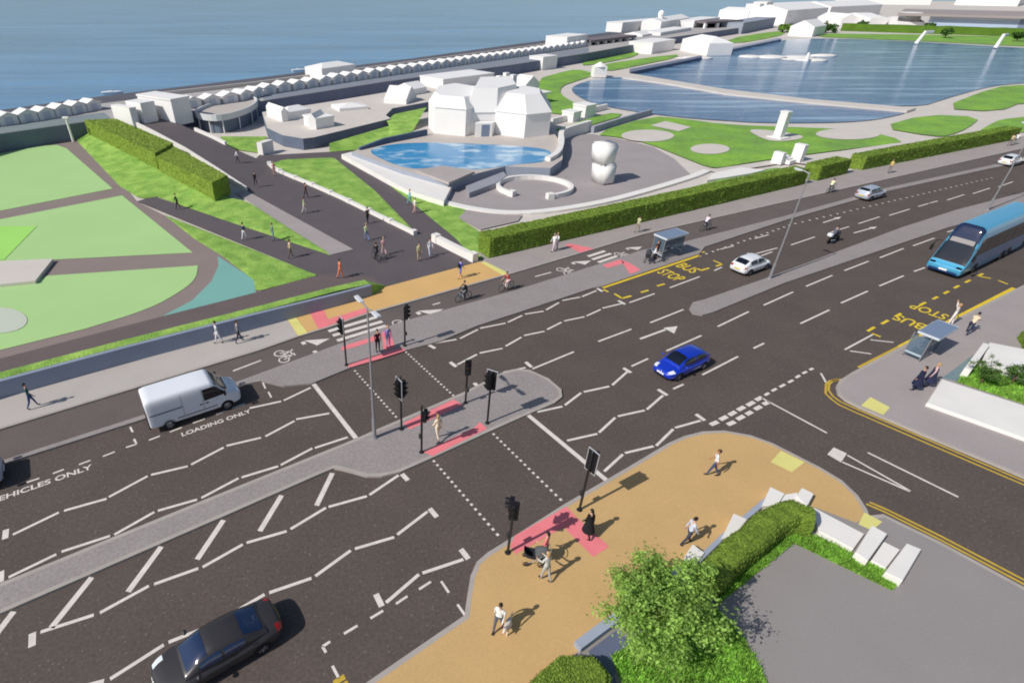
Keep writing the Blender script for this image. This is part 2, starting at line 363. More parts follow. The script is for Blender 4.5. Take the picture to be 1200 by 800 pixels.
for a, b in [((15, 626), (69, 600)), ((75, 598), (125, 584)), ((127.5, 582), (173, 557.5)), ((177, 556), (220, 546)), ((224, 544), (262, 524)), ((265.5, 522), (306, 512.5)), ((311, 511), (345, 493)), ((347, 491), (386, 484)),
             ((10, 676), (66, 649)), ((72, 646), (129, 627.5)), ((134, 626), (181, 599.5)), ((185, 598), (231, 585)), ((236, 583), (279.5, 560)), ((283, 559), (326, 546)), ((329, 544.5), (366, 525)), ((369, 524.5), (407.5, 512)),
             ((292.5, 478), (329.5, 470)), ((332.5, 469), (364, 454)),
             ((47.5, 740), (110, 720)), ((117, 717.5), (174.5, 686)), ((180.5, 684), (232.5, 665.5)), ((237.5, 664), (284.5, 637.5)), ((289, 635.5), (336, 622)), ((340.5, 619.5), (382, 594.5)), ((385, 593.5), (430, 581)), ((433, 579.5), (467, 556.5)),
             ((315.5, 694), (365, 677)), ((369.5, 674.5), (411, 644.5)), ((416, 642.5), (462, 629)), ((465.5, 626), (501, 599)), ((129, 795), (192, 755)), ((197.5, 752), (250, 731)), ((255, 728), (310, 696)), ((-30, 842), (50, 818)), ((60, 814), (122, 797)),
             ((452.5, 705.5), (491, 672.5)), ((495, 671), (543, 655)),
             ((509, 402), (535, 397.5)), ((539, 396.5), (560, 386)), ((562.5, 384.5), (592.5, 378.5)), ((595, 377.5), (612, 369.5)), ((615, 368), (637, 364.5)), ((640, 363), (655, 354.5)), ((659, 352), (680, 348)), ((682, 347.5), (699, 340.5)),
             ((536, 427), (559, 415)), ((562, 413.5), (589, 408)), ((592.5, 405.5), (611, 395)), ((614, 393), (638, 388)), ((641, 386), (658, 377.5)), ((661, 376), (685, 371)), ((687.5, 370), (704, 362.5)), ((706, 361), (729, 355.5)),
             ((562.5, 453), (576, 444.5)), ((590, 436), (616, 430.5)),
             ((629.5, 482.5), (659, 476)), ((662, 474.5), (681, 460)), ((684, 459), (714, 452.5)), ((717.5, 451), (735, 435.5)),
             ((664.5, 516), (700, 508)), ((702, 506.5), (721, 489)), ((724, 487.5), (755.5, 480.5)), ((758, 479.5), (777, 463)),
             ((708, 552), (730, 532)), ((732.5, 530.5), (766, 522.5)), ((769, 522), (789, 502.5)), ((791, 501), (821, 492.5))]:
    zz.seg(a, b, 0.15)
for a, b in [((7, 620), (6, 631)), ((1, 669), (0.5, 682)), ((38, 741), (37.5, 757)), ((471, 555), (478, 562.5)), ((503.5, 595.5), (512, 605.5)), ((440.5, 695.5), (447.5, 710)), ((540, 643), (549, 654.5)),
             ((502.5, 404), (510, 408)), ((700, 337.8), (706, 341.5)), ((527.5, 424), (534.5, 429.5)), ((724.5, 352), (732.5, 356.5)), ((555.5, 448.5), (561.5, 453.5)), ((616, 424), (623, 430)), ((730.5, 431), (739.5, 436.5)), ((771, 456), (782, 463)), ((815.5, 485), (826, 492.5))]:
    zz.seg(a, b, 0.26)
zz.done('zigzag_road_markings', M_WHITE)
ln = Paint()
for a, b in [((107.5, 676), (60, 735)), ((189, 640), (150, 693)), ((262, 609), (231, 655)), ((16, 716), (-10, 750)), ((330, 580), (304.5, 622)), ((389.5, 554), (371, 592))]: ln.seg(a, b, 0.26)
for a, b in [((366.5, 448.5), (417, 513)), ((617, 484.5), (711, 562.5))]: ln.seg(a, b, 0.28)
for a, b, n in [((416, 434.5), (464, 488), 16), ((476, 412.5), (531, 463), 18), ((508.5, 540), (583, 626), 17), ((578.5, 508.5), (657, 585), 17)]: ln.dots(a, b, n, 0.14)
# parking and loading bays
for a, b in [((152.5, 500), (155.5, 506)), ((157, 514), (160, 520)), ((160, 520), (147.5, 524)), ((134.5, 529), (120.5, 534.5)), ((106, 539), (92.5, 544)), ((75, 549.5), (62, 554.5)), ((46, 560), (31, 565)), ((187.5, 510.5), (174.5, 515.5)), ((213, 500.5), (199, 506)), ((240, 490.5), (226, 495.5)), ((287, 473), (272, 478)), ((266, 480.5), (253, 485.5)), ((308, 448), (311, 455)), ((314.5, 459), (318, 465.5)),
             ((491, 690), (505, 681)), ((464, 707), (477.5, 698)), ((434, 724), (449, 715)), ((403, 742), (419, 732.5)), ((387, 751), (378, 757)), ((378, 757), (382, 764)), ((389.5, 779.5), (397, 794)), ((517, 680.5), (526, 694)), ((536, 707.5), (545.5, 721))]: ln.seg(a, b, 0.11)
# lane dashes
for a, b in [((624, 432), (672.5, 412)), ((740, 429), (759.5, 420)), ((781, 411), (822, 393)), ((823, 439), (865, 417.5)), ((789, 455.5), (801, 450)), ((883, 408), (895.5, 402)), ((762, 378), (801, 362.5)), ((785, 337), (820, 324)), ((737.5, 354.5), (767, 344)), ((701, 400), (740, 385.5)), ((841, 382.5), (877.5, 365)), ((895, 357.5), (929.5, 342)),
             ((840, 293), (860, 288)), ((884.5, 279.5), (901, 275)), ((875, 300), (911, 290.5)), ((837, 317), (846, 313)), ((938, 379), (972, 363)), ((944.5, 335.5), (975.5, 322.5)), ((985.5, 355), (1017, 341)), ((989.5, 317), (1018, 306)), ((1030.5, 335), (1059, 323)), ((1031, 302), (1059, 291)), ((1070, 288), (1095, 279)), ((1071, 318), (1084, 313.5)), ((1108, 304), (1130, 296)), ((1110, 272), (1135, 264)),
             ((927, 287), (955, 277.5)), ((880, 304), (905, 295)), ((974, 272), (995, 265.5)), ((1006, 262), (1031, 254)), ((1042, 252.5), (1066, 245)), ((1076, 242), (1088, 238.5)), ((1089.5, 238), (1099, 235.5)), ((1110, 234.5), (1130, 228)), ((1140, 227), (1160, 220.5)), ((1170, 219), (1187, 213)),
             ((273, 434.5), (306, 422)), ((507, 357), (516, 354.5)), ((627, 324), (646, 319))]: ln.seg(a, b, 0.14)
ln.dots((932, 262), (1162, 208.5), 34, 0.22); ln.dots((820, 300), (925, 264), 16, 0.22)
def arrow(tail, tip, w=0.16, L=1.1, ww=0.5):
    p = at(*tail, MZ); q = at(*tip, MZ); d = (q-p).normalized(); n = Vector((-d.y, d.x, 0)); b = q-d*L
    add_sheet(ln.bm, [p-n*w/2, b-n*w/2, b+n*w/2, p+n*w/2]); add_sheet(ln.bm, [b-n*ww/2+d*0.002, q, b+n*ww/2+d*0.002])
arrow((964.5, 261), (986, 254)); arrow((1000.5, 273), (1028, 265.5)); 
p = at(750, 397, MZ); q = at(780, 386, MZ); d = (q-p).normalized(); n = Vector((-d.y, d.x, 0))
add_sheet(ln.bm, [p-n*.09, q-n*.09, q+n*.09, p+n*.09]); add_sheet(ln.bm, [q-n*.7+d*.1, q+d*1.2-n*.1, q+n*.25+d*.05]); 
# junction: give way lines, triangle, centre lines
k = lambda x, y: (660+x/4, 400+y/4)
for a, b in [((690, 390), (725, 375)), ((735, 367), (768, 350)), ((778, 345), (808, 328)), ((818, 322), (850, 305)), ((862, 300), (895, 282)), ((903, 275), (932, 260)), ((770, 390), (805, 375)), ((815, 365), (848, 348)), ((858, 342), (885, 328)), ((898, 318), (928, 303)), ((938, 295), (965, 282))]: ln.seg(k(*a), k(*b), 0.27)
for a, b in [((945, 252), (965, 240)), ((978, 232), (1000, 220)), ((1015, 213), (1040, 200)), ((1055, 192), (1078, 180)), ((1090, 170), (1110, 158)), ((1122, 150), (1142, 140)), ((1155, 133), (1172, 125))]: ln.seg(k(*a), k(*b), 0.17)
for a, b in [((892.5, 466), (969, 507)), ((962, 437), (968, 448)), ((1017, 530), (1123, 582)), ((990, 409.5), (1022.5, 392)), ((996, 411), (1021, 414.5)), ((1020, 398), (1047, 401))]: ln.seg(a, b, 0.13)
ln.poly([(969.5, 532), (977, 524), (992.5, 531), (985.5, 541.5)])
ln.seg((993, 533), (1067, 575), 0.12); ln.seg((987, 541), (1066, 575.4), 0.12)
# stripes of the cycle crossings
for a, b in [((385, 388), (444, 370.5)), ((390, 393), (448, 376.5)), ((395, 399), (452, 381.5)), ((689, 300.5), (709, 294)), ((694, 304), (716, 297)), ((701, 307.5), (723, 300))]: ln.seg(a, b, 0.36, 0.014)
def cycle_sign(px, py, s=1.0):
    """white bicycle symbol with a chevron, painted along the track"""
    c = at(px, py, 0.014); du = U*s; dv = V*s
    P = lambda a, b: c+du*a+dv*b
    def st(a, b, w=0.09):
        p = P(*a); q = P(*b); d = (q-p).normalized(); n = Vector((-d.y, d.x, 0))*w/2; add_sheet(ln.bm, [p-n, q-n, q+n, p+n])
    for wy in (-0.45, 0.45):
        for i in range(10):
            a0, a1 = 2*math.pi*i/10, 2*math.pi*(i+1)/10
            st((0.36*math.cos(a0)-0.3, wy+0.36*math.sin(a0)), (0.36*math.cos(a1)-0.3, wy+0.36*math.sin(a1)), 0.1)
    for a, b in [((-0.3, -0.45), (0.45, -0.2)), ((0.45, -0.2), (0.4, 0.3)), ((0.4, 0.3), (-0.3, 0.0)), ((-0.3, 0.0), (0.45, -0.2)), ((-0.3, 0.45), (0.6, 0.3)), ((0.6, 0.3), (0.62, 0.5)), ((0.55, -0.35), (0.55, -0.05))]: st(a, b, 0.1)
    c2 = P(2.3, 0.35)
    add_sheet(ln.bm, [c2+dv*0.75-du*0.5, c2+du*1.2, c2-dv*0.35+du*0.05, c2-du*0.1]); add_sheet(ln.bm, [P(1.75, -0.55), P(2.05, -0.55), P(2.05, -0.95), P(1.75, -0.95)])
    add_sheet(ln.bm, [P(1.5, 1.0), P(1.8, 1.0), P(1.8, 0.6), P(1.5, 0.6)])
cycle_sign(335, 416); cycle_sign(664, 317); cycle_sign(474, 380, 1.1); cycle_sign(730, 298.5, 0.9)
cycle_sign(455, 347, 0.8) if False else None
ln.done('white_road_markings', M_WHITE)
yl = Paint()
DBL = [(986, 444), (976, 446), (971.5, 450), (971, 457), (976, 464), (985, 470.5), (1005, 479.5), (1080, 512), (1150, 542), (1300, 606), (1420, 658)]
yl.line(DBL, 0.13); yl.line([(x-3.5 if i < 4 else x-1, y+(0 if i < 3 else 4)) for i, (x, y) in enumerate(DBL)], 0.13)
yl.line([(1015, 590), (1036, 599), (1100, 631), (1200, 684), (1420, 809)], 0.13); yl.line([(1019, 588), (1040, 597), (1104, 628.5), (1204, 681), (1424, 806)], 0.13)
yl.line([(1007, 431), (1055, 406.5)], 0.32)
yl.seg((391, 800), (404, 792), 0.2); yl.seg((398, 806), (408, 799), 0.2)
yl.done('yellow_kerb_lines', M_YEL)
yb = Paint()
yb.line([(1055, 406.5), (1072, 397.5), (1120, 373), (1189, 337.5)], 0.36); yb.line([(706, 337), (760, 319), (820, 299)], 0.3)
for a, b in [((1137, 328), (1131, 331)), ((1124, 334.5), (1118, 337.5)), ((1112, 341), (1106, 344)), ((1099, 347.5), (1093, 350.5)), ((1085, 354), (1078, 357.5)), ((1056, 367), (1049, 371)), ((1041, 375), (1033, 379.5)), ((1025, 383), (1016.5, 388)), ((1022, 390.5), (1032, 394.5)),
             ((1146, 323.5), (1161, 326)), ((1146, 323.5), (1152, 320.5)), ((1170, 328.5), (1181, 333)), ((720, 344), (729, 349.5)), ((729, 349.5), (740, 346.5)), ((751, 342.5), (760, 340)), ((770, 335), (779, 332.5)), ((836, 305), (846, 309.5)), ((846, 309.5), (839, 312)), ((819, 296), (826, 295)), ((821, 317), (831, 314)), ((707, 339), (713, 342))]: yb.seg(a, b, 0.2)
yb.done('yellow_bus_bay_markings', M_YEL2)
def painted_text(name, s, px, py, size, rot, mtl, sx=1.0, sy=1.0, z=0.011, align='CENTER'):
    cu = bpy.data.curves.new(name, 'FONT'); cu.body = s; cu.size = size; cu.align_x = align; cu.align_y = 'CENTER'; cu.offset = 0.02
    o = bpy.data.objects.new(name, cu); COL.objects.link(o); bpy.context.view_layer.update()
    me = bpy.data.meshes.new_from_object(o.evaluated_get(bpy.context.evaluated_depsgraph_get()))
    COL.objects.unlink(o); bpy.data.objects.remove(o); me.materials.clear(); me.materials.append(mtl)
    t = bpy.data.objects.new(name, me); COL.objects.link(t); t.location = at(px, py, z); t.rotation_euler = (0, 0, rot); t.scale = (sx, sy, 1)
    return tag(t, kind='structure')
painted_text('loading_bay_lettering', 'LOADING ONLY', 254, 495, 0.85, ROADA, M_WHITE, 0.64, 0.56)
painted_text('vehicle_bay_lettering', 'VEHICLES ONLY', 49, 567, 0.85, ROADA, M_WHITE, 0.76, 0.62)
painted_text('bus_stop_lettering', 'BUS', 1066.5, 377, 1.5, ROADA+math.pi/2, M_YEL2, 0.8, 1.15)
painted_text('bus_stop_lettering', 'STOP', 1089, 364.5, 1.5, ROADA+math.pi/2, M_YEL2, 0.66, 1.15)
painted_text('bus_stop_lettering', 'STOP', 786, 322.5, 1.5, ROADA-math.pi/2, M_YEL2, 0.60, 1.3)
painted_text('bus_stop_lettering', 'BUS', 805.5, 314, 1.5, ROADA-math.pi/2, M_YEL2, 0.72, 1.3)
# ================================================================== PARK, PROMENADE, BUILDINGS
# ---- ground surfaces of the park (sheets a few cm apart)
sheet('sports_ground_path', [(-300, 222), (-60, 180), (0, 175), (95, 157), (160, 236), (192, 252), (217, 269), (264, 300), (300, 326), (302, 343), (190, 371), (0, 420), (-300, 500)], 0.02, M_BROWNP)
sheet('court_lawn', [(-200, 212), (0, 180), (47, 171), (67, 170), (78, 174), (132, 221), (0, 247), (-200, 285)], 0.05, M_COURT)
sheet('court_lawn', [(-200, 300), (0, 257), (143, 229), (226, 296), (65, 304), (0, 307), (-200, 318)], 0.05, M_COURT)
sheet('court_lawn', [(-200, 345), (0, 333), (41, 329), (56, 323)] + smooth_pts([(232, 311), (230, 326), (214, 340), (175, 362), (100, 385)], 2, False) + [(0, 410), (-200, 462)], 0.05, M_COURT)
sheet('lime_lawn', [(-200, 262), (0, 265), (43, 265), (5, 304), (-200, 312)], 0.08, M_COURT2)
sheet('round_court', ell(-2, 375, 34, 15), 0.08, mat('court_disc', C(190, 196, 180), 0.9, var=0.04, vscale=0.2))
slab('beige_platform', [(-200, 313), (0, 306), (62, 303), (41, 329), (0, 333), (-200, 345)], 0.0, 0.35, M_BEIGE)
sheet('teal_court', [(255, 300), (297, 327), (300, 342.5), (190, 370.5), (225, 352), (248, 329), (256, 311)], 0.05, M_TEAL)
sheet('lower_path', [(-300, 500), (0, 420), (190, 370.5), (300, 342.5), (371, 322), (440, 322), (452, 332), (440, 342), (300, 364), (0, 442), (-300, 525)], 0.055, mat('brown_asphalt', C(104, 92, 92), 0.9, var=0.06, vscale=0.4, var2=0.08, v2scale=8))
M_DPL = M_PLAZA
sheet('park_plaza', [(160, 236), (180, 230), (387, 299), (414, 292), (287, 223), (316, 193), (322, 190), (391, 184), (410, 181), (432, 197), (480, 235), (535, 280), (558, 307), (452, 336.5), (436, 324), (371, 322)], 0.06, M_DPL)
sheet('park_plaza_link', [(300, 186), (306, 179), (320, 181.5), (386, 178), (420, 176.5), (415, 184), (391, 184.5), (322, 191), (316, 194), (300, 200)], 0.052, M_DPL)
sheet('paved_wedge', [(275, 225.5), (287, 222.5), (414, 292), (387, 298.5), (330, 262)], 0.10, M_PAVE)
def ramp(name, Lp, Rp, m):
    bm = bmesh.new(); a = [bm.verts.new(at(*p)) for p in Lp]; b = [bm.verts.new(at(*p)) for p in Rp]
    for i in range(len(a)-1): bm.faces.new((a[i], b[i], b[i+1], a[i+1]))
    return tag(link(name, bm, m), kind='structure')
RL = [(289, 224, .06), (253, 200, .65), (217, 177, 1.3), (180, 157, 1.9), (143, 138, 2.52)]; RR = [(318, 193, .06), (287, 180, .55), (250, 163, 1.3), (216, 148, 1.9), (182, 133, 2.52)]
ramp('ramp_road', RL, RR, M_DPL)

def grid_bank(name, A, B, m, rows=8, cols=40, amp=0.12, kind='stuff', mats=None):
    """sloping grass bank between two edge lines (world points), with an uneven surface"""
    def samp(P, t):
        Ls = [0]
        for i in range(len(P)-1): Ls.append(Ls[-1]+(P[i+1]-P[i]).length)
        return Vector([interp([l/Ls[-1] for l in Ls], [p[k] for p in P], t) for k in range(3)])
    bm = bmesh.new(); g = []
    for i in range(cols+1):
        a = samp(A, i/cols); b = samp(B, i/cols); row = []
        for j in range(rows+1):
            p = a.lerp(b, j/rows)
            if 0 < j < rows: p.z += .05+amp*(noise.noise(p*0.8)+0.5*noise.noise(p*2.3))*.9
            row.append(bm.verts.new(p))
        g.append(row)
    for i in range(cols):
        for j in range(rows): bm.faces.new((g[i][j], g[i+1][j], g[i+1][j+1], g[i][j+1])).smooth = True
    o = link(name, bm, m); return tag(o, kind=kind)
grid_bank('grass_bank', ats([(90, 165, .05), (140, 218, .06), (165, 233.5, .07), (181, 229.5, .07), (260, 257, .07), (387, 299, .07)]), ats([(101, 150, 1.0), (170, 185, .9), (252, 228, .6), (290, 236, .3), (340, 268, .12), (388, 298, .1)]), M_GRASS)
grid_bank('grass_wedge', ats([(192, 251.5, .07), (260, 278, .07), (371, 322, .07)]), ats([(194, 253, .06), (228, 280, .06), (262, 301, .06), (297, 328, .06), (300, 341.5, .06), (370, 323, .07)]), M_GRASS, amp=0.06)
grid_bank('grass_triangle', ats([(318, 192, .07), (333, 187, .07), (391, 184.5, .08), (440, 224, .08), (487, 272, .07)]), ats([(318, 193, .08), (332, 203, .08), (400, 233, .08), (440, 252, .08), (486, 274, .08)]), M_GRASS, amp=0.05)
grid_bank('grass_verge_pool', ats([(415, 184, .07), (432, 198, .07), (480, 235, .07), (535, 280, .07), (556, 305, .07)]), ats([(418, 184, .08), (440, 197, .07), (484, 227, .07), (547, 246, .07), (538, 256, .07), (562, 271, .07), (572, 300, .07)]), M_GRASS, amp=0.04)
sheet('grey_path', [(537, 255), (547, 246), (580, 250), (612, 252), (607, 259), (563, 269)], 0.085, M_PAVE)
grid_bank('lawn_slope', ats([(386, 178, .1), (425, 175, .12), (452, 170, .6), (476, 163, 1.3), (482, 156, 1.3), (486, 150, 1.4)]), ats([(386, 168, .9), (420, 158, 1.1), (458, 147, 1.3), (453, 142, 1.5), (462, 134, 1.6), (500, 126, 1.7)]), M_GRASS, amp=0.06)
grid_bank('lawn_by_terrace', ats([(262, 172, .2), (285, 176.5, .1), (306, 179.5, .08)]), ats([(258, 160, .4), (285, 160, .3), (313, 160, .2)]), M_GRASS, amp=0.05)

# ---- verge with retaining wall along the left pavement
WB = ats([(-200, 529), (0, 467), (150, 425), (300, 385), (400, 357.5), (436, 346)], KZ)
top = 1.3
bm = bmesh.new(); L, Rr = offset_line(WB, 0.15)
add_wall(bm, L, 0.3, 0.0, [top, top, top, top, top*0.9, top*0.8])
rw = link('retaining_wall', bm, mat('blue_grey_wall', C(140, 150, 168), 0.85, var=0.08, vscale=0.5)); tag(rw, 'long low blue-grey retaining wall with grass on top beside the left pavement', 'wall')
A = [p+Vector((0, 0, top-KZ)) for p in offset_line(WB, 0.32)[0]]; B = [Vector((p.x, p.y, top-0.05)) for p in offset_line(WB, 1.25)[0]]; B2 = [Vector((p.x, p.y, .06)) for p in offset_line(WB, 1.75)[0]]
A[-1].z = B[-1].z = top*0.8
grid_bank('grass_verge', A, B, M_GRASS, 6, 90, 0.07); grid_bank('grass_verge_slope', B, B2, M_GRASS, 4, 90, 0.06)
bm = bmesh.new(); e = [A[-1]-Vector((0, 0, 0)), B[-1], B2[-1]]
tip = at(453, 335, .1); 
for t in [(A[-1], WB[-1]+Vector((0, 0, 0)), tip), (A[-1], tip, B[-1]), (B[-1], tip, B2[-1])]: add_face(bm, [Vector(x) for x in t])
tag(link('grass_verge_end', bm, M_GRASS), kind='stuff')

# ---- white low walls
def low_wall(label, pts, w=0.45, h=0.5, m=M_WSTONE, piers=0, name='low_wall', cat='wall'):
    P = ats(pts); bm = bmesh.new(); add_wall(bm, P, w, [p.z-0.3 for p in P], [p.z+h for p in P])
    o = tag(link(name, bm, m), label, cat)
    if piers:
        tot = sum((P[i+1]-P[i]).length for i in range(len(P)-1)); pos = [tot*i/(piers-1) for i in range(piers)]
        for s in pos:
            acc = 0
            for i in range(len(P)-1):
                l = (P[i+1]-P[i]).length
                if acc+l >= s-1e-6:
                    c = P[i].lerp(P[i+1], (s-acc)/l); d = P[i+1]-P[i]; break
                acc += l
            bm = bmesh.new(); add_box(bm, c+Vector((0, 0, (h+.12)/2)), (w*1.25, w*1.25, h+.12), math.atan2(d.y, d.x)); link('pier', bm, m, o)
    return o
low_wall('thin white wall along the left edge of the ramp, behind the tall hedges', [(289, 223.5, .06), (253, 199.5, .65), (217, 176.5, 1.3), (180, 156.5, 1.9), (142, 137.5, 2.5)], 0.3, 0.45)
low_wall('short white wall on the right edge of the ramp below the round terrace', [(265, 170, 1.0), (247, 161.5, 1.3), (229, 153.5, 1.65)], 0.35, 0.5)
low_wall('white garden wall with small piers between the dark ramp and the triangular lawn', [(316, 194), (320, 198), (332, 204.5), (365, 218), (400, 233.5), (440, 253), (485, 275)], 0.42, 0.4, piers=9)
low_wall('white wall with square end piers beside the front hedge corner', [(511, 284), (530, 294), (554, 306)], 0.55, 0.75, piers=2)
low_wall('white curved kerb wall around the grey lower plaza', smooth_pts([(410, 184), (450, 206), (482, 226), (520, 239), (575, 250), (625, 251), (700, 240), (760, 224), (812, 208), (828, 201)], 2, False), 1.0, 0.22)
low_wall('grey garden wall between the pavilion lawn and the round flower beds', [(694, 155.5), (728, 144.5), (762, 134.5)], 0.5, 1.0, M_GREYW)
low_wall('white stepped wall running from the pavilion corner to the lake path', [(646, 146), (672, 139), (690, 133), (710, 128)], 0.6, 1.0, M_WSTONE)

# ---- clipped hedges
M_HEDGEB = mat('bright_hedge_leaves', C(128, 150, 60), 0.85, var=0.16, vscale=0.8, var2=0.2, v2scale=6, bump=0.8, bscale=8, spec=0.2)
M_LEAFB = mat('bright_hedge_leaf', C(136, 160, 66), 0.75, var=0.15, vscale=1.0, isl=0.25, trans=0.1, spec=0.2)
def hedge(name, label, outline, ztop, z0=0.0, leaf=60, m=M_HEDGE, leafm=M_LEAFH, step=0.45, lsize=0.13, amp=0.07, group=None, slopes=None):
    """clipped hedge: subdivided prism with a rough surface, covered with small leaf faces"""
    pts = ccw([Vector(p) for p in outline])
    bm = bmesh.new()
    n = len(pts); topz = [p.z for p in pts] if ztop is None else [ztop]*n
    tv = [bm.verts.new((p.x, p.y, z)) for p, z in zip(pts, topz)]; bv = [bm.verts.new((p.x, p.y, z0)) for p in pts]
    bm.faces.new(tv)
    for i in range(n): bm.faces.new((bv[i], bv[(i+1) % n], tv[(i+1) % n], tv[i]))
    bmesh.ops.triangulate(bm, faces=[f for f in bm.faces if len(f.verts) > 4])
    for _ in range(6):
        es = [e for e in bm.edges if e.calc_length() > step]
        if not es or len(bm.faces) > 9000: break
        bmesh.ops.subdivide_edges(bm, edges=es, cuts=1, use_grid_fill=True)
        bmesh.ops.triangulate(bm, faces=[f for f in bm.faces if len(f.verts) > 4])
    bm.normal_update()
    for v in bm.verts:
        if v.co.z > z0+0.05: v.co += v.normal*amp*(noise.noise(v.co*1.7)+0.7*noise.noise(v.co*4.1))
    bm.normal_update()
    faces = [(f.calc_center_median(), f.normal.copy(), f.calc_area(), [v.co.copy() for v in f.verts]) for f in bm.faces]
    rng = random.Random(hash(label) % 9999 if False else len(label)*17+3)
    for c, nn, a, vs in faces:
        k = a*leaf; k = int(k)+(1 if rng.random() < k-int(k) else 0)
        for _ in range(k):
            ws = [rng.random() for _ in vs]; s = sum(ws); p = sum((v*x for v, x in zip(vs, ws)), Vector())/s
            p += nn*rng.uniform(0.0, 0.05)
            d = (nn + Vector((rng.uniform(-1, 1), rng.uniform(-1, 1), rng.uniform(-1, 1)))*0.5).normalized()
            x = d.orthogonal().normalized(); x = Matrix.Rotation(rng.uniform(0, 6.28), 3, d) @ x; y = d.cross(x); s = lsize*rng.uniform(.6, 1.2)
            f = bm.faces.new([bm.verts.new(q) for q in (p-x*s*.5, p+y*s*.35, p+x*s*.5, p-y*s*.35)]); f.material_index = 1
    o = link(name, bm, [m, leafm]); return tag(o, label, 'hedge', group)
def quad_line_hedge(label, a, b, w, h, **kw):
    """straight hedge between two base points of its front face; depth w away from the viewer"""
    p = at(*a, KZ); q = at(*b, KZ); d = (q-p).normalized(); nrm = Vector((-d.y, d.x, 0))
    return hedge('hedge', label, [p, q, q+nrm*w, p+nrm*w], h, **kw)
quad_line_hedge('long dark green clipped hedge along the far pavement, from the plaza to the gap', (573, 302.5), (942, 216), 1.9, 2.05, leaf=55, lsize=0.2)
quad_line_hedge('second piece of that hedge, right end at the gap by the white steps', (922, 221.3), (942, 216), 1.9, 2.05, leaf=40, lsize=0.2) if False else None
quad_line_hedge('short clipped hedge block between two gaps along the far pavement', (957, 212), (992, 203.5), 2.0, 2.0, leaf=35, lsize=0.22)
quad_line_hedge('long clipped hedge at the right end of the far pavement', (1010, 199.5), (1191, 163.5), 2.0, 1.9, leaf=25, lsize=0.25)
hedge('hedge', 'tall clipped hedge beside the ramp, farther of the two, at the promenade end', ats([(98, 132), (180, 181), (194, 166.5), (126, 131)], 4.4) if False else [at(103, 156, 0.9), at(186, 199, 0.8), at(207, 186, 0.8), at(139, 152, 1.2)], 2.95, 0.3, leaf=26, lsize=0.26, m=M_HEDGEB, leafm=M_LEAFB)
hedge('hedge', 'clipped hedge beside the ramp, nearer of the two, with a shaded end face', [at(187, 200, 0.8), at(252, 234, 0.6), at(270, 225, 0.6), at(208, 187, 0.8)], 2.6, 0.3, leaf=30, lsize=0.22, m=M_HEDGEB, leafm=M_LEAFB)
bm = None

# ---- promenade
DZ = 2.55
deck = [(-300, 196), (0, 134), (122, 121), (300, 99.5), (480, 75), (600, 58.5), (690, 46.5), (775, 36), (870, 25), (872, 32), (780, 45), (740, 53), (690, 62), (600, 76), (450, 96), (310, 118), (222, 131), (182, 133.5), (143, 138), (95, 143.5), (0, 157), (-300, 232)]
bm = bmesh.new(); P = ccw(ats(deck, DZ)); n = len(P)
tv = [bm.verts.new(p) for p in P]; bv = [bm.verts.new((p.x, p.y, -0.05)) for p in P]
f = bm.faces.new(tv); f.material_index = 0
for i in range(n): bm.faces.new((bv[i], bv[(i+1) % n], tv[(i+1) % n], tv[i])).material_index = 1
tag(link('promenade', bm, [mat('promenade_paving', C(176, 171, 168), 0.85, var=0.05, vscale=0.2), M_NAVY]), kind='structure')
sheet('promenade_walk', [(310, 117.5), (450, 95.5), (600, 75.5), (690, 61.5), (690, 56), (600, 68.5), (408, 96.5), (304, 112.5)], DZ+0.03, mat('walk_paving', C(132, 138, 148), 0.85, var=0.05, vscale=0.2))
sheet('promenade_walk', [(-300, 231), (0, 156.5), (95, 143), (130, 138.5), (122, 132), (90, 136), (0, 148), (-300, 220)], DZ+0.03, mat('walk_paving_green', C(128, 140, 142), 0.85, var=0.05, vscale=0.2))
low_wall('pale parapet along the seaward edge of the promenade', [(190, 112.5, DZ), (300, 99.8, DZ), (480, 75.3, DZ), (600, 59, DZ), (690, 47, DZ), (775, 36.5, DZ)], 0.5, 0.7, M_BEIGE, name='parapet')
# beach huts
def hut_proto():
    e = empty('beach_hut', (0, 0, 0)); wd, dp, hw, hr = 2.25, 2.4, 1.7, 2.4
    bm = bmesh.new()
    for y, flip in ((0, 0), (dp, 1)):
        pts = [Vector((-wd/2, y, 0)), Vector((wd/2, y, 0)), Vector((wd/2, y, hw)), Vector((0, y, hr-.08)), Vector((-wd/2, y, hw))]
        add_face(bm, pts[::-1] if flip else pts)
    for s in (-1, 1):
        pts = [Vector((s*wd/2, 0, 0)), Vector((s*wd/2, dp, 0)), Vector((s*wd/2, dp, hw)), Vector((s*wd/2, 0, hw))]; add_face(bm, pts if s > 0 else pts[::-1])
    link('wall', bm, M_WHITEB, e)
    bm = bmesh.new()
    for s in (-1, 1):
        a = Vector((s*(wd/2+.2), -.3, hw-.12)); b = Vector((0, -.3, hr)); c = Vector((0, dp+.15, hr)); d = Vector((s*(wd/2+.2), dp+.15, hw-.12))
        t = Vector((0, 0, .1)); vs = [a, b, c, d, a+t, b+t, c+t, d+t]; v = [bm.verts.new(x) for x in vs]
        for q in ((3, 2, 1, 0), (4, 5, 6, 7), (0, 1, 5, 4), (1, 2, 6, 5), (2, 3, 7, 6), (3, 0, 4, 7)): bm.faces.new([v[k] for k in q])
    bmesh.ops.recalc_face_normals(bm, faces=bm.faces[:])
    link('roof', bm, M_WHITEB, e)
    bm = bmesh.new(); add_box(bm, (0, -.02, .8), (.95, .05, 1.5)); link('door', bm, mat('hut_door', C(198, 202, 212), 0.7), e)
    return e
ORD = ['first', 'second', 'third', 'fourth', 'fifth', 'sixth', 'seventh', 'eighth', 'ninth', 'tenth']
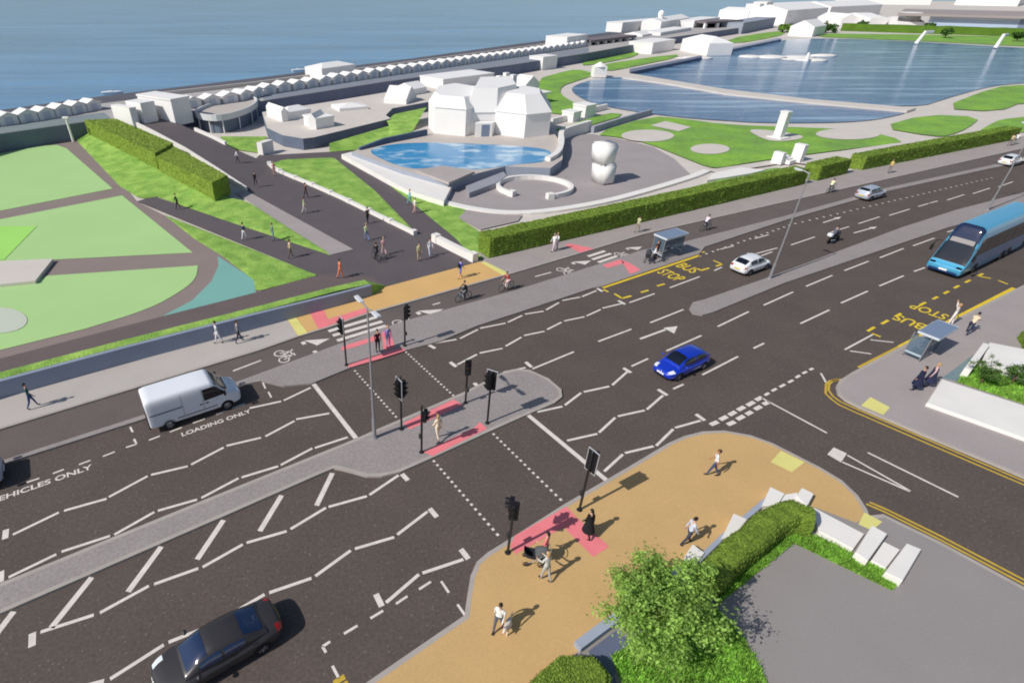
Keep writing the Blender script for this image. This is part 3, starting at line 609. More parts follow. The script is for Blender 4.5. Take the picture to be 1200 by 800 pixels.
def ordn(i):
    i += 1
    if i <= 10: return ORD[i-1]
    return f"{i}{'th' if 10 < i % 100 < 14 else {1: 'st', 2: 'nd', 3: 'rd'}.get(i % 10, 'th')}"
hut0 = hut_proto(); first = [True]
def hut_row(pts, n, lab, group, wide=1.0):
    P = ats(pts, DZ); Ls = [0]
    for i in range(len(P)-1): Ls.append(Ls[-1]+(P[i+1]-P[i]).length)
    for k in range(n):
        s = Ls[-1]*k/(n-1)
        for i in range(len(P)-1):
            if Ls[i+1] >= s-1e-6: break
        c = P[i].lerp(P[i+1], (s-Ls[i])/(Ls[i+1]-Ls[i])); d = P[i+1]-P[i]
        o = hut0 if first[0] else copy_tree(hut0); first[0] = False
        o.location = c; o.rotation_euler = (0, 0, math.atan2(d.y, d.x)); sp = Ls[-1]/(n-1); o.scale = (min(1.35, sp/2.75)*wide, 1.0, 0.8+random.uniform(-.03, .03))
        tag(o, lab(k, n), 'beach hut', group)
hut_row([(-12, 150), (8, 147.5), (48, 141.5), (112, 129.5)], 7, lambda k, n: f'{ordn(k)} white beach hut from the left, in the short row left of the ramp' if k else 'white beach hut cut off by the left edge of the picture', 'beach huts left of the ramp', 1.15)
hut_row([(228, 127), (280, 119.5), (317, 110.5), (408, 96.2), (600, 68), (684, 55.5)], 41, lambda k, n: f'{ordn(k)} white beach hut from the ramp, in the long promenade row', 'beach huts in the long promenade row', 1.0)
# ---- white model blocks and houses
def house(name, label, a, b, depth, h, roof='flat', rh=1.5, z=0.0, cat='building', m=None, over=0.0, group=None, inset=0.35, depth_dir=None, plinth=0):
    """simple white house: front base edge from px a to px b, depth going away from the viewer; parts wall and roof"""
    m = m or M_WHITEB; p = at(*a, z); q = at(*b, z); d = (q-p); Lx = d.length; ang = math.atan2(d.y, d.x)
    e = empty(name, p, ang, label, cat, group)
    bm = bmesh.new(); v = [(0, 0), (Lx, 0), (Lx, depth), (0, depth)]
    add_prism(bm, [Vector((x, y, 0)) for x, y in v], -0.3, h); link('wall', bm, m, e)
    bm = bmesh.new(); o = over
    c = [Vector((-o, -o, h+.003)), Vector((Lx+o, -o, h+.003)), Vector((Lx+o, depth+o, h+.003)), Vector((-o, depth+o, h+.003))]
    if roof == 'flat':
        add_prism(bm, [Vector((x, y, 0)) for x, y in ((-o-.1, -o-.1), (Lx+o+.1, -o-.1), (Lx+o+.1, depth+o+.1), (-o-.1, depth+o+.1))], h+.003, h+.28, bottom=True)
    elif roof == 'hip':
        k = inset*min(Lx, depth)
        if Lx >= depth: r0, r1 = Vector((min(depth/2, Lx/2-.01), depth/2, h+rh)), Vector((max(Lx-depth/2, Lx/2+.01), depth/2, h+rh))
        else: r0, r1 = Vector((Lx/2, Lx/2, h+rh)), Vector((Lx/2, depth-Lx/2, h+rh))
        if Lx >= depth: fs = [(c[0], c[1], r1, r0), (c[1], c[2], r1), (c[2], c[3], r0, r1), (c[3], c[0], r0)]
        else: fs = [(c[0], c[1], r0), (c[1], c[2], r1, r0), (c[2], c[3], r1), (c[3], c[0], r0, r1)]
        for f in fs: add_face(bm, [Vector(x) for x in f])
        add_face(bm, [Vector(x) for x in c[::-1]])
    elif roof == 'gable_x':   # ridge along the front edge
        r0, r1 = Vector((-o, depth/2, h+rh)), Vector((Lx+o, depth/2, h+rh))
        for f in [(c[0], c[1], r1, r0), (c[1], c[2], r1), (c[2], c[3], r0, r1), (c[3], c[0], r0), c[::-1]]: add_face(bm, [Vector(x) for x in f])
    elif roof == 'gable_y':
        r0, r1 = Vector((Lx/2, -o, h+rh)), Vector((Lx/2, depth+o, h+rh))
        for f in [(c[0], c[1], r0), (c[1], c[2], r1, r0), (c[2], c[3], r1), (c[3], c[0], r0, r1), c[::-1]]: add_face(bm, [Vector(x) for x in f])
    bmesh.ops.remove_doubles(bm, verts=bm.verts[:], dist=0.001)
    bmesh.ops.recalc_face_normals(bm, faces=bm.faces[:])
    link('roof', bm, m, e)
    return e
def add_part(e, name, c, s, m=None, mi=0):
    bm = bmesh.new(); add_box(bm, c, s); return link(name, bm, m or M_WHITEB, e)
M_DARKOP = mat('dark_opening', C(70, 74, 88), 0.6)
M_GLASSY = mat('blue_grey_glazing', C(120, 132, 156), 0.25, spec=0.5)  # plain blue-grey colour for the door and entrance panes
# kiosks on the promenade
h = house('promenade_kiosk', 'white kiosk with a domed roof behind the long hut row, left of its middle', (378, 93.5), (417, 87.5), 6, 2.3, 'hip', 0.8, DZ, 'kiosk')
h = house('promenade_kiosk', 'white block kiosk at the far end of the long hut row', (663, 57.5), (687, 53.5), 8, 3.3, 'flat', 0, DZ, 'kiosk')
h = house('long_shelter', 'long low white shelter beside the sea past the hut row', (728, 37.5), (776, 32.5), 8, 3.4, 'flat', 0, DZ, 'shelter')
# cafe with round terrace at the ramp top
h = house('seafront_cafe', 'white cube cafe block at the top of the ramp', (206, 145.5), (227, 141), 9, 3.6, 'flat', 0, 1.9, 'building')
add_part(h, 'side_wing', (-2.3, 5, 1.7), (2.6, 4.0, 3.6)); add_part(h, 'stair_wall', (-4.8, 6.0, 1.5), (1.2, 5.0, 3.0))
tz = 2.6; tc = ats(smooth_pts([(225, 133), (240, 138), (262, 138.5), (290, 130), (302, 122), (300, 116.5), (288, 115), (255, 121)], 2), tz)
t = empty('round_terrace', (tc[0].x, tc[0].y, 0), 0, 'round raised terrace on columns beside the cafe cube', 'terrace')
def world_link(name, bm, m, e):
    o = link(name, bm, m, e); bpy.context.view_layer.update(); o.matrix_parent_inverse = e.matrix_world.inverted(); return o
t.location = (0, 0, 0)
bm = bmesh.new(); add_prism(bm, tc, tz-.5, tz, bottom=True); link('floor_slab', bm, mat('terrace_floor', C(186, 178, 172), 0.85, var=0.04, vscale=0.3), t)
bm = bmesh.new(); add_wall(bm, ccw(tc)+[ccw(tc)[0]], 0.25, tz-.5, tz+.5); link('balustrade', bm, mat('terrace_parapet', C(206, 208, 208), 0.7), t)
bm = bmesh.new(); cc = sum(tc, Vector())/len(tc); add_prism(bm, [cc+(p-cc)*0.92 for p in tc], 0.0, tz-.52); link('undercroft', bm, mat('undercroft_wall', C(104, 116, 132), 0.85), t)  # shade beneath the deck put into the dark blue-grey colour
for i in range(0, len(tc), 3):
    bm = bmesh.new(); q = cc+(tc[i]-cc)*.97; add_cyl(bm, (q.x, q.y, 0), (q.x, q.y, tz-.5), .1); link('column', bm, M_WHITEB, t)
# beige skate terrace with its white blocks
SKZ = 1.7
bm = bmesh.new(); P = ccw(ats([(313, 150), (331, 158.5), (355, 162.5), (368, 161), (458, 139), (452, 135), (460, 127), (500, 120), (560, 107), (600, 96), (600, 88), (520, 100), (460, 107), (388, 119), (307, 131.5)], SKZ)); n = len(P)
tv = [bm.verts.new(p) for p in P]; bv = [bm.verts.new((p.x, p.y, 0.0)) for p in P]; bm.faces.new(tv).material_index = 0
for i in range(n): bm.faces.new((bv[i], bv[(i+1) % n], tv[(i+1) % n], tv[i])).material_index = 1
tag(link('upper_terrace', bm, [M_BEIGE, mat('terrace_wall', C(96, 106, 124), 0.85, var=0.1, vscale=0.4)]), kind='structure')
low_wall('white stone end pier of the terrace retaining wall beside the path', [(309, 178.5, .1), (315, 179.5, .1)], 2.4, 1.7, M_WSTONE, name='stone_pier', cat='pier')
house('skate_block', 'low white wedge block nearest the round terrace', (331, 143), (338, 142), 6, 1.7, 'gable_y', 0.6, SKZ, 'block')
house('skate_block', 'long grey topped white block at the back of the beige terrace', (337, 141.5), (365, 136.5), 3, 1.3, 'hip', .7, SKZ, 'block')
house('skate_block', 'white block with a pointed left end in front on the beige terrace', (362, 151.5), (371, 152), 4, 1.6, 'gable_y', 0.8, SKZ, 'block')
house('skate_block', 'grey sided white block right of the pointed block', (372, 151.5), (392, 148), 4, 1.4, 'flat', 0.8, SKZ, 'block')
house('skate_block', 'low flat white mound at the middle of the beige terrace', (398, 131), (432, 128), 5, 0.5, 'hip', .5, SKZ, 'block')
house('skate_block', 'white roof shaped block at the right of the beige terrace', (450, 121), (476, 122.5), 7, 0.8, 'gable_x', 2.0, SKZ, 'block')
house('skate_block', 'small white block by the sea wall left of the pavilion', (484, 112), (500, 109), 5, 1.2, 'gable_x', 1.0, SKZ, 'block')
# pool podium and pool
sheet('lower_plaza', [(482, 226), (520, 239), (575, 250), (625, 250.5), (700, 239.5), (760, 223), (812, 207), (790, 186), (765, 172), (730, 164), (694, 157), (660, 160), (640, 195), (525, 218)], 0.07, M_TERR)
PDZ = 1.25
bm = bmesh.new(); P = ccw(ats([(412, 178), (470, 199), (525, 214), (560, 203), (592, 195), (645, 197), (659, 187), (660, 172), (652, 160), (643, 148), (500, 148), (478, 156), (440, 168)], PDZ)); n = len(P)
tv = [bm.verts.new(p) for p in P]; bv = [bm.verts.new((p.x, p.y, 0.0)) for p in P]; bm.faces.new(tv).material_index = 0
for i in range(n): bm.faces.new((bv[i], bv[(i+1) % n], tv[(i+1) % n], tv[i])).material_index = 1
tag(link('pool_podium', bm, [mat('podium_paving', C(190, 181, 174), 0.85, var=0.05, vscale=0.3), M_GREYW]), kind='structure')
slab('pool_steps', [(400, 181), (478, 223), (520, 236), (530, 217), (470, 201), (412, 178)], 0.0, 0.7, M_WSTONE)
slab('pool_deck', [(487, 199), (520, 194), (556, 201), (526, 214)], 1.2, 1.5, mat('deck_boards', C(172, 163, 160), 0.85, var=0.06, vscale=0.5))
slab('pool_lower_deck', [(546, 218), (590, 201), (594, 206), (582, 214), (550, 226)], 0.0, 0.7, mat('lower_deck', C(150, 152, 160), 0.85, var=0.06, vscale=0.5))
water('pool_water', ats(smooth_pts([(428, 176), (460, 168.5), (500, 167), (540, 168), (590, 170), (640, 174), (648, 181), (640, 190), (600, 193), (560, 200), (520, 194.5), (480, 199), (452, 189)], 2), PDZ+.03), PDZ+.03, C(50, 140, 192), 0.12, 1.3, (0.3, 1, 1.6), 0.25, 0.15, pale=C(186, 212, 226))  # pale blotches are reflections painted into the pool colour
bm = bmesh.new(); add_wall(bm, ats(smooth_pts([(690, 153.5), (664, 161), (655, 166), (657, 180), (652, 193), (640, 199.5)], 2, False)), 0.8, 0.0, 1.75); tag(link('curved_wall', bm, M_WSTONE), 'curved white wall around the right end of the blue pool', 'wall')
bm = bmesh.new(); add_wall(bm, [p for p in ats([(421, 176), (450, 168.5), (500, 158.5)], PDZ)], 0.4, 0.0, [PDZ+.35, PDZ+.8, PDZ+.9]); tag(link('pool_back_wall', bm, mat('pool_wall', C(84, 100, 126), 0.8, var=0.06, vscale=0.4)), 'dark blue-grey wall behind the left end of the pool', 'wall')
e = empty('ring_bench', at(626, 221, .07), 0, 'open white ring bench on the grey lower plaza', 'bench')
bm = bmesh.new(); pts = [Vector((4.6*math.cos(a), 4.0*math.sin(a), 0)) for a in [R(-75+i*12) for i in range(26)]]; add_wall(bm, pts, 0.45, 0, 0.55); link('seat', bm, M_WSTONE, e)
for a in (R(-75), R(225)):
    bm = bmesh.new(); add_box(bm, (4.6*math.cos(a), 4.0*math.sin(a), .33), (.8, .8, .66), a); link('end_block', bm, M_WSTONE, e)
# white sculpture of two rounded lumps
e = empty('white_sculpture', at(705, 214, .07), 0.4, 'white sculpture of two stacked rounded boulders on the grey plaza', 'sculpture')
for nm, c, s, seed in (('lower_boulder', (0, 0, 1.3), (1.25, 1.2, 1.35), 1), ('upper_boulder', (-.25, .2, 3.7), (1.35, 1.2, 1.3), 5)):
    bm = bmesh.new(); bmesh.ops.create_cube(bm, size=2.0); bmesh.ops.bevel(bm, geom=bm.verts[:]+bm.edges[:], offset=.22, segments=2, affect='EDGES')
    for v in bm.verts:
        q = v.co.copy(); k = 1+.06*noise.noise(q*.9+Vector((seed, 3, 1))); v.co = Vector((q.x*s[0]*k*(0.9+.1*q.z), q.y*s[1]*k, q.z*s[2]*k))+Vector(c)
        v.co.z = max(v.co.z, 0)
    link(nm, bm, M_WHITEB, e, smooth=True)
# pavilion
e = empty('pavilion', at(560, 150, PDZ), 0, 'large white faceted pavilion with steep hipped roofs beside the pool', 'building'); e.location = (0, 0, 0)
def faceted(nm, px, h, rh, k=.42, shift=(0, 0), z=PDZ):
    """many sided white wing: upright walls and a steep roof narrowing to a small flat top"""
    P = ccw(ats(px, z)); c = sum(P, Vector())/len(P)+Vector((shift[0], shift[1], 0)); bm = bmesh.new(); add_prism(bm, P, z-.3, z+h); w_ = link(nm, bm, M_WHITEB, e)
    bm = bmesh.new(); lo = [bm.verts.new((c.x+(p.x-c.x)*1.02, c.y+(p.y-c.y)*1.02, z+h+.004)) for p in P]; hi = [bm.verts.new((c.x+(p.x-c.x)*k, c.y+(p.y-c.y)*k, z+h+rh)) for p in P]; n = len(P)
    bm.faces.new(lo[::-1]); bm.faces.new(hi)
    for i in range(n): bm.faces.new((lo[i], lo[(i+1) % n], hi[(i+1) % n], hi[i]))
    link('roof', bm, M_WHITEB, e)
faceted('left_wing', [(502, 149), (509, 156.5), (545, 160), (563, 153), (562, 139), (532, 133), (508, 138)], 4.0, 1.5, .78, (.2, 0))
faceted('main_hall', [(546, 157.5), (580, 157), (606, 149), (598, 133), (556, 135)], 3.3, 3.3, .8, (.3, .6))
faceted('right_wing', [(579, 157.3), (614, 162), (643, 158.5), (641, 146), (612, 139), (586, 144)], 3.5, 2.4, .62, (-1.0, .3))
P = ats([(556, 160.5), (576, 160), (579, 157.5), (558, 157.6)], PDZ); bm = bmesh.new(); add_prism(bm, P, PDZ-.2, PDZ+2.0); link('porch', bm, M_WHITEB, e)
d_ = (P[1]-P[0]); c_ = P[0].lerp(P[1], .62); bm = bmesh.new(); add_box(bm, None, (1.3, .06, 1.8), mtx=Matrix.Translation(c_+Vector((0, 0, .9))) @ Matrix.Rotation(math.atan2(d_.y, d_.x), 4, 'Z')); link('door', bm, M_GLASSY, e)
for px_, py_ in ((582, 136), (598, 134), (590, 131)):
    c_ = at(px_, py_, PDZ); bm = bmesh.new(); add_box(bm, c_+Vector((0, 0, 5.6)), (.9, .9, 2.2), ROADA); link('chimney', bm, M_WHITEB, e)
house('rear_hall', 'long flat roofed white hall behind the pavilion', (519, 109), (578, 100.5), 8, 2.5, 'flat', 0, 1.0, 'building')
house('garden_hut', 'small white gabled hut right of the pavilion on the lawn', (615, 113), (631, 110), 4, 2.4, 'gable_y', 1.6, 0, 'hut')
house('garden_canopy', 'white canopy block with a dark shaded front beside the gabled hut', (622, 123), (640, 120), 3.5, 1.9, 'flat', 0, 0, 'hut', over=.6)
house('white_box', 'white box kiosk on the path below the sea wall', (635, 82.5), (652, 80), 5, 3.2, 'flat', 0, 0, 'kiosk')
house('lake_kiosk', 'tiny white kiosk on the lake path in front of the pavilion lawn', (685, 139), (697, 136.5), 3, 2.0, 'flat', 0, 0.05, 'kiosk')
house('lake_kiosk', 'smaller white box left of the tiny lake path kiosk', (671, 143), (680, 141), 2.6, 1.4, 'flat', 0, 0.05, 'kiosk')
# ---- lakes
def lake(name, pts, z, sm=True):
    return water(name, ats(smooth_pts(pts, 2) if sm else pts, z), z, C(66, 104, 144), 0.10, 0.55, (0.12, 0.22, 2.4), 0.5, 0.3, pale=C(140, 170, 196))  # pale streaks are reflections painted into the lake colour
lake('boating_lake_small', [(668, 104), (678, 98), (697, 93), (730, 89.5), (790, 97), (850, 107), (950, 118), (1062, 129.5), (1063, 133), (1010, 143.5), (900, 144.5), (850, 141.5), (800, 138), (745, 131), (700, 123), (676, 113)], 0.09)
lake('boating_lake', [(738, 88), (739, 84), (790, 73), (822, 67.5), (850, 58), (920, 46.5), (960, 45), (1040, 47), (1150, 53.5), (1300, 62), (1400, 90), (1290, 92), (1197, 97.5), (1160, 101), (1110, 115), (1074, 127), (950, 116.5), (850, 105), (790, 95)], 0.09)
slab('causeway', [(728, 88.5), (738, 86), (850, 104.5), (950, 116.2), (1074, 126.5), (1063, 130), (950, 120), (850, 109.5), (790, 99), (730, 90.5)], -0.2, 0.45, M_BEIGE)
slab('lake_quay', [(738, 81), (822, 65), (822, 67.5), (739, 84.5)], 0.0, 0.9, M_NAVY); slab('lake_quay', [(848, 57.5), (912, 44.5), (916, 46), (850, 59.5)], 0.0, 0.9, M_GREYW)
G = 0.11
for p in ([(625, 94), (667, 82), (682, 82), (696, 86), (694, 89), (675, 95), (658, 101), (656, 110), (672, 120), (684, 127), (648, 136), (637, 122)],
          [(682, 75), (696, 63), (742, 58), (751, 65), (707, 74), (684, 77)], [(692, 77.5), (792, 63), (796, 67), (738, 79), (711, 84)],
          [(650, 151), (660, 149), (710, 132), (735, 134), (695, 146), (660, 156)],
          [(694, 157), (762, 136), (800, 139), (850, 146), (930, 149), (1010, 152), (1062, 165), (1040, 169.5), (950, 180), (880, 190), (845, 196.5), (830, 196), (800, 184), (760, 168), (727, 161)],
          [(1030, 149), (1085, 134), (1150, 137), (1135, 150), (1112, 159), (1095, 160)], [(1101, 127), (1165, 102), (1200, 99.5), (1400, 95), (1400, 112), (1200, 119), (1170, 131)],
          [(1146, 154), (1160, 146), (1172, 140), (1200, 137), (1400, 115), (1400, 125), (1191, 158)],
          [(850, 46), (907, 36.5), (922, 38), (912, 43), (860, 52)], [(957, 38), (1400, 48), (1400, 64), (1198, 54.5), (1075, 48), (1000, 45), (957, 43.5)],
          [(620, 271), (760, 232), (850, 209), (905, 196), (925, 198), (945, 205), (920, 214), (620, 289)]):
    sheet('park_lawn', smooth_pts(p, 1), G, M_GRASSF, 'structure')
for i, (p) in enumerate([ell(759, 159, 31, 7), [(762, 147), (780, 142), (810, 149), (795, 154)], ell(832, 174.5, 23, 6), ell(994, 157, 38, 6.5), smooth_pts([(875, 151.5), (900, 152), (945, 159), (935, 164), (905, 166), (888, 160)], 2)]):
    sheet('paved_bed', p, G+.06, M_BEIGE)
sheet('park_path', [(830, 199), (850, 196), (950, 182), (1062, 166), (1100, 163), (1150, 158), (1160, 161), (1050, 176), (985, 188), (950, 193), (925, 190), (880, 197), (845, 205)], G+.05, M_BEIGE)
slab('white_ramp', [(829, 211), (835, 203), (868, 196), (897, 199), (880, 203), (850, 208)], 0.0, 0.35, M_WSTONE)
e = empty('white_column', at(912, 161, .2), 0.5, 'tall white square monument column on a paved bed in the lawn', 'monument')
bm = bmesh.new(); add_box(bm, (0, 0, 1.95), (1.25, 1.25, 3.9)); bmesh.ops.bevel(bm, geom=bm.edges[:], offset=.06, segments=1, affect='EDGES'); link('shaft', bm, M_WHITEB, e); add_part(e, 'base', (0, 0, .06), (2.6, 2.6, .12), M_WSTONE)
add_part(e, 'cap', (0, 0, 4.0), (1.36, 1.36, .18))
e = empty('white_steps', at(932, 190, .1), ROADA, 'pair of white stepped blocks behind the hedge gap', 'steps')
for i in range(4): add_part(e, 'step', (-1.5, 1.4-i*.5, .25+.2*(3-i)*.5), (1.6, .5, .5+.2*(3-i)))
add_part(e, 'pillar', (.6, .2, 1.2), (1.0, 1.4, 2.4)); add_part(e, 'pillar', (-3.0, 1.0, .8), (.8, 1.4, 1.6))
e = empty('lake_island', at(890, 68, .1), 0, 'low white rock island with a pale spray in the boating lake', 'island')
bm = bmesh.new()
for i in range(9):
    x = random.uniform(-26, 26); y = random.uniform(-10, 10); add_ball(bm, (x, y, 0), (random.uniform(4, 7), random.uniform(2, 4), random.uniform(.25, .7)), 9, 6)
link('rock', bm, M_WSTONE, e)
bm = bmesh.new(); add_cyl(bm, (10, -10, 0), (10, -10, 2.6), .8, .3, 8); link('spray', bm, M_WHITEB, e)
for i, (x, y, lab) in enumerate([(701, 90, 'white pavilion marker at the left end of the lake causeway'), (1073, 52, 'slim white post with a leaning arm on the far lake shore, left one'), (1166, 57, 'slim white post with a leaning arm on the far lake shore, right one')]):
    e = empty('white_marker', at(x, y, .1), 0.3*i, lab, 'marker')
    if i == 0: add_part(e, 'cabin', (0, 0, 1.3), (3.4, 3.0, 2.6)); bm = bmesh.new(); add_cyl(bm, (0, 0, 2.6), (0, 0, 3.6), 2.0, .2, 8); link('roof', bm, M_WHITEB, e)
    else: bm = bmesh.new(); add_cyl(bm, (0, 0, 0), (2.4, 0, 4.2), .7, .5, 8); link('mast', bm, M_WHITEB, e); add_part(e, 'head', (4.6, 0, 4.4), (4.6, .9, .8))
# ---- far side buildings
W = house
W('lake_house', 'small white block with a grey right side below the sea wall arches', (763, 63.5), (789, 58.5), 9, 3.3, 'flat', 0, 0, 'house')
W('boat_store', 'big white hip roofed boat house at the lake quay', (797, 59), (828, 65.5), 9, 3.8, 'hip', 1.8, 0, 'building')
b = W('low_store', 'low white store behind the boat house', (772, 50), (808, 43), 8, 3.5, 'flat', 0, 0, 'building'); 
b = W('low_store', 'tiny white store left of the boat house', (751, 51.5), (767, 48.5), 8, 3.2, 'gable_x', 1.0, 0, 'building')
b = W('tower_house', 'white house with a small domed turret past the shelter', (773, 36.5), (806, 30), 9, 3.6, 'gable_x', 1.4, DZ, 'building')
bm = bmesh.new(); add_ball(bm, (11, 4, 6.4), 1.5, 10, 8); add_cyl(bm, (11, 4, 3), (11, 4, 6), 1.2, 1.2, 10); link('turret', bm, M_WHITEB, b)
b = W('seafront_row', 'long white seafront row behind the turret house', (812, 33), (842, 28), 10, 2.8, 'flat', 0, DZ, 'building')
def colonnade(label, a, b_, n, h, depth, z):
    p = at(*a, z); q = at(*b_, z); d = q-p; e = empty('colonnade', p, math.atan2(d.y, d.x), label, 'colonnade'); L = d.length
    add_part(e, 'roof', (L/2, depth/2, h+.4), (L+1, depth+.8, .8), mat('dark_roof', C(120, 112, 116), 0.85)); add_part(e, 'rear_wall', (L/2, depth-.2, h/2), (L, .4, h), M_DARKOP)
    for i in range(n): add_part(e, 'column', (L*i/(n-1), .5, h/2), (1.6, 1.0, h))
    return e
colonnade('dark sea wall colonnade with white pillars beyond the hut row', (690, 63), (742, 55.5), 7, 3.4, 6, 0)
colonnade('dark roofed colonnade with white pillars by the far lawn', (825, 40.5), (866, 38), 4, 4.6, 10, 0)
W('grey_wall_block', 'long grey-blue low wall block right of the far colonnade', (868, 40), (906, 32), 10, 4.5, 'flat', 0, 0, 'building', M_GREYW)
W('hotel_block', 'large white hotel block on the far seafront', (840, 26), (874, 28), 16, 6.6, 'gable_x', 1.6, 0, 'building')
W('slab_tower', 'first of two thin white slab towers beside the hotel', (885, 26), (890, 25), 8, 9.5, 'flat', 0, 0, 'building')
W('slab_tower', 'second of two thin white slab towers, right of the first', (893, 24), (901, 22), 8, 10.2, 'flat', 0, 0, 'building')
W('terrace_block', 'wide white block behind the small boathouse', (918, 30), (966, 25), 22, 7.6, 'gable_x', 2.6, 0, 'building')
W('far_row', 'distant white row of houses on the skyline', (900, 11.5), (965, 8), 16, 3.6, 'gable_x', 1.2, 0, 'building')
e = W('boathouse', 'small white gabled boathouse on the far lake shore', (923, 42), (951, 43.5), 20, 4.0, 'gable_y', 2.6, 0, 'building')
W('town_house', 'white gabled house behind the far hedge, left of three', (983, 33), (1003, 33), 22, 4.4, 'gable_y', 2.4, 0, 'house')
W('town_house', 'white house with a shaded gap behind the far hedge, middle of three', (1016, 34), (1036, 34), 30, 5.0, 'gable_x', 2.0, 0, 'house')
e = W('town_house', 'white house with a raised centre behind the far hedge, right of three', (1049, 35.5), (1080, 36), 22, 3.8, 'gable_x', 2, 0, 'house'); add_part(e, 'centre_bay', (7.5, 8, 4), (7, 9, 8))
W('town_block', 'broad white block on the skyline above the town houses', (970, 21), (1030, 17), 25, 6.6, 'gable_x', 3, 0, 'building')
e = W('long_hall', 'long pale blue-white hall with a dark grey roof at top right', (1083, 36.5), (1230, 42), 60, 6.4, 'flat', 0, 0, 'building', mat('hall_facade', C(196, 205, 220), 0.6))
L = (at(1230, 42)-at(1083, 36.5)).length; add_part(e, 'roof_deck', (L/2-4, 34, 7.2), (L+20, 74, 1.0), mat('grey_roof', C(158, 148, 146), 0.85, var=0.05, vscale=0.05)); add_part(e, 'glazing', (L*.42, -.06, 3.6), (L*.8, .1, 3.4), mat('hall_glazing', C(170, 186, 208), 0.3)); add_part(e, 'entrance', (L*.80, -.1, 3.2), (L*.14, .2, 6.2), M_GLASSY)
W('skyline_block', 'white block at the top edge above the long hall', (1005, 5.2), (1090, 6), 90, 5, 'flat', 0, 0, 'building'); W('skyline_block', 'second white block at the top right corner', (1118, 6), (1192, 7.5), 90, 5.5, 'flat', 0, 0, 'building')
p = at(985, 36.5); q = at(1400, 50); d = (q-p).normalized(); nn = Vector((-d.y, d.x, 0))
hedge('hedge', 'distant clipped hedge along the far lake shore', [p, q, q+nn*3, p+nn*3], 3.4, 0, leaf=0, step=6, amp=0.4, m=mat('far_hedge', C(84, 116, 34), 0.9, var=0.2, vscale=0.3))
# small white craft in the water off the promenade
for x, y, lab in ((131, 110, 'tiny white boat on the sea beyond the left beach huts'), (351, 83.5, 'long white boat on the sea beyond the middle of the hut row')):
    e = empty('boat', at(x, y, -2.5), R(20), lab, 'boat'); bm = bmesh.new()
    st = [(-3.2, .9), (-2.6, 1.15), (0, 1.3), (2, 1.0), (3.6, .05)]; top = []; 
    rows = [[bm.verts.new((sx, s*wd*k, zz)) for s, k, zz in ((-1, 1, .9), (-1, .6, -.2), (1, .6, -.2), (1, 1, .9))] for sx, wd in st]
    for a, b2 in zip(rows, rows[1:]):
        for i in range(3): bm.faces.new((a[i], b2[i], b2[i+1], a[i+1]))
        bm.faces.new((a[3], b2[3], b2[0], a[0]))
    bm.faces.new(rows[0]); bmesh.ops.recalc_face_normals(bm, faces=bm.faces[:]); link('hull', bm, M_WHITEB, e); add_part(e, 'cabin', (-.4, 0, 1.0), (1.4, 1.1, .4)); e.scale = (.75, .7, .6)
# ================================================================== STREET FURNITURE
M_POLE = mat('black_signal_metal', C(38, 38, 42), 0.5, spec=0.4)
M_HEAD = mat('signal_head_black', C(28, 28, 32), 0.55)
M_WEDGE = mat('white_signal_edge', C(190, 190, 194), 0.7)
M_GALV = mat('galvanised_steel', C(150, 150, 154), 0.45, metal=0.3, spec=0.5)
M_LRED = mat('red_lens', C(70, 22, 20), 0.25, spec=0.5); M_LAMB = mat('amber_lens', C(88, 60, 20), 0.25, spec=0.5); M_LGRN = mat('green_lens', C(20, 66, 50), 0.25, spec=0.5)
def signal_head(parent, z, face, lens, w=0.36, board=False, off=0.16, side=0.0):
    """lamp head: housing, hooded lenses, optional white edged backing board; faces the local angle `face`"""
    m = Matrix.Rotation(face, 4, 'Z') @ Matrix.Translation((side, -off, z)); hh = len(lens)*.33+.06
    bm = bmesh.new(); add_box(bm, None, (w, .2, hh), mtx=m)
    bmesh.ops.bevel(bm, geom=bm.edges[:], offset=.03, segments=2, affect='EDGES'); h = link('signal_head', bm, M_HEAD, parent)
    for i, lm in enumerate(lens):
        zz_ = (len(lens)-1)/2*.33-i*.33
        bm = bmesh.new(); add_cyl(bm, m @ Vector((0, -.1, zz_)), m @ Vector((0, -.125, zz_)), .115, seg=14); link('lens', bm, lm, h)
        bm = bmesh.new(); n = 9; a = []
        for k in range(n):
            t = math.pi*(k/(n-1)); c, s = math.cos(t)*.135, math.sin(t)*.135
            a.append((bm.verts.new(m @ Vector((c, -.1, zz_+s))), bm.verts.new(m @ Vector((c, -.30+.06*abs(math.cos(t)), zz_+s)))))
        for p, q in zip(a, a[1:]): bm.faces.new((p[0], q[0], q[1], p[1]))
        link('hood', bm, M_HEAD, h)
    if board:
        bw, bh = w+.26, hh+.26
        bm = bmesh.new(); add_box(bm, None, (bw, .03, bh), mtx=m @ Matrix.Translation((0, .06, 0))); b = link('backing_board', bm, M_HEAD, parent)
        bm = bmesh.new()
        for dx, dz, sx, sz in ((bw/2, 0, .025, bh+.025), (-bw/2, 0, .025, bh+.025), (0, bh/2, bw-.025, .025), (0, -bh/2, bw-.025, .025)): add_box(bm, None, (sx, .05, sz), mtx=m @ Matrix.Translation((dx, .06, dz)))
        link('white_border', bm, M_WEDGE, b)
    bm = bmesh.new()
    for dz in (-hh*.3, hh*.3): add_box(bm, None, (.07, off+.06, .05), mtx=Matrix.Rotation(face, 4, 'Z') @ Matrix.Translation((side*.5, -off/2, z+dz)))
    link('bracket', bm, M_HEAD, parent)
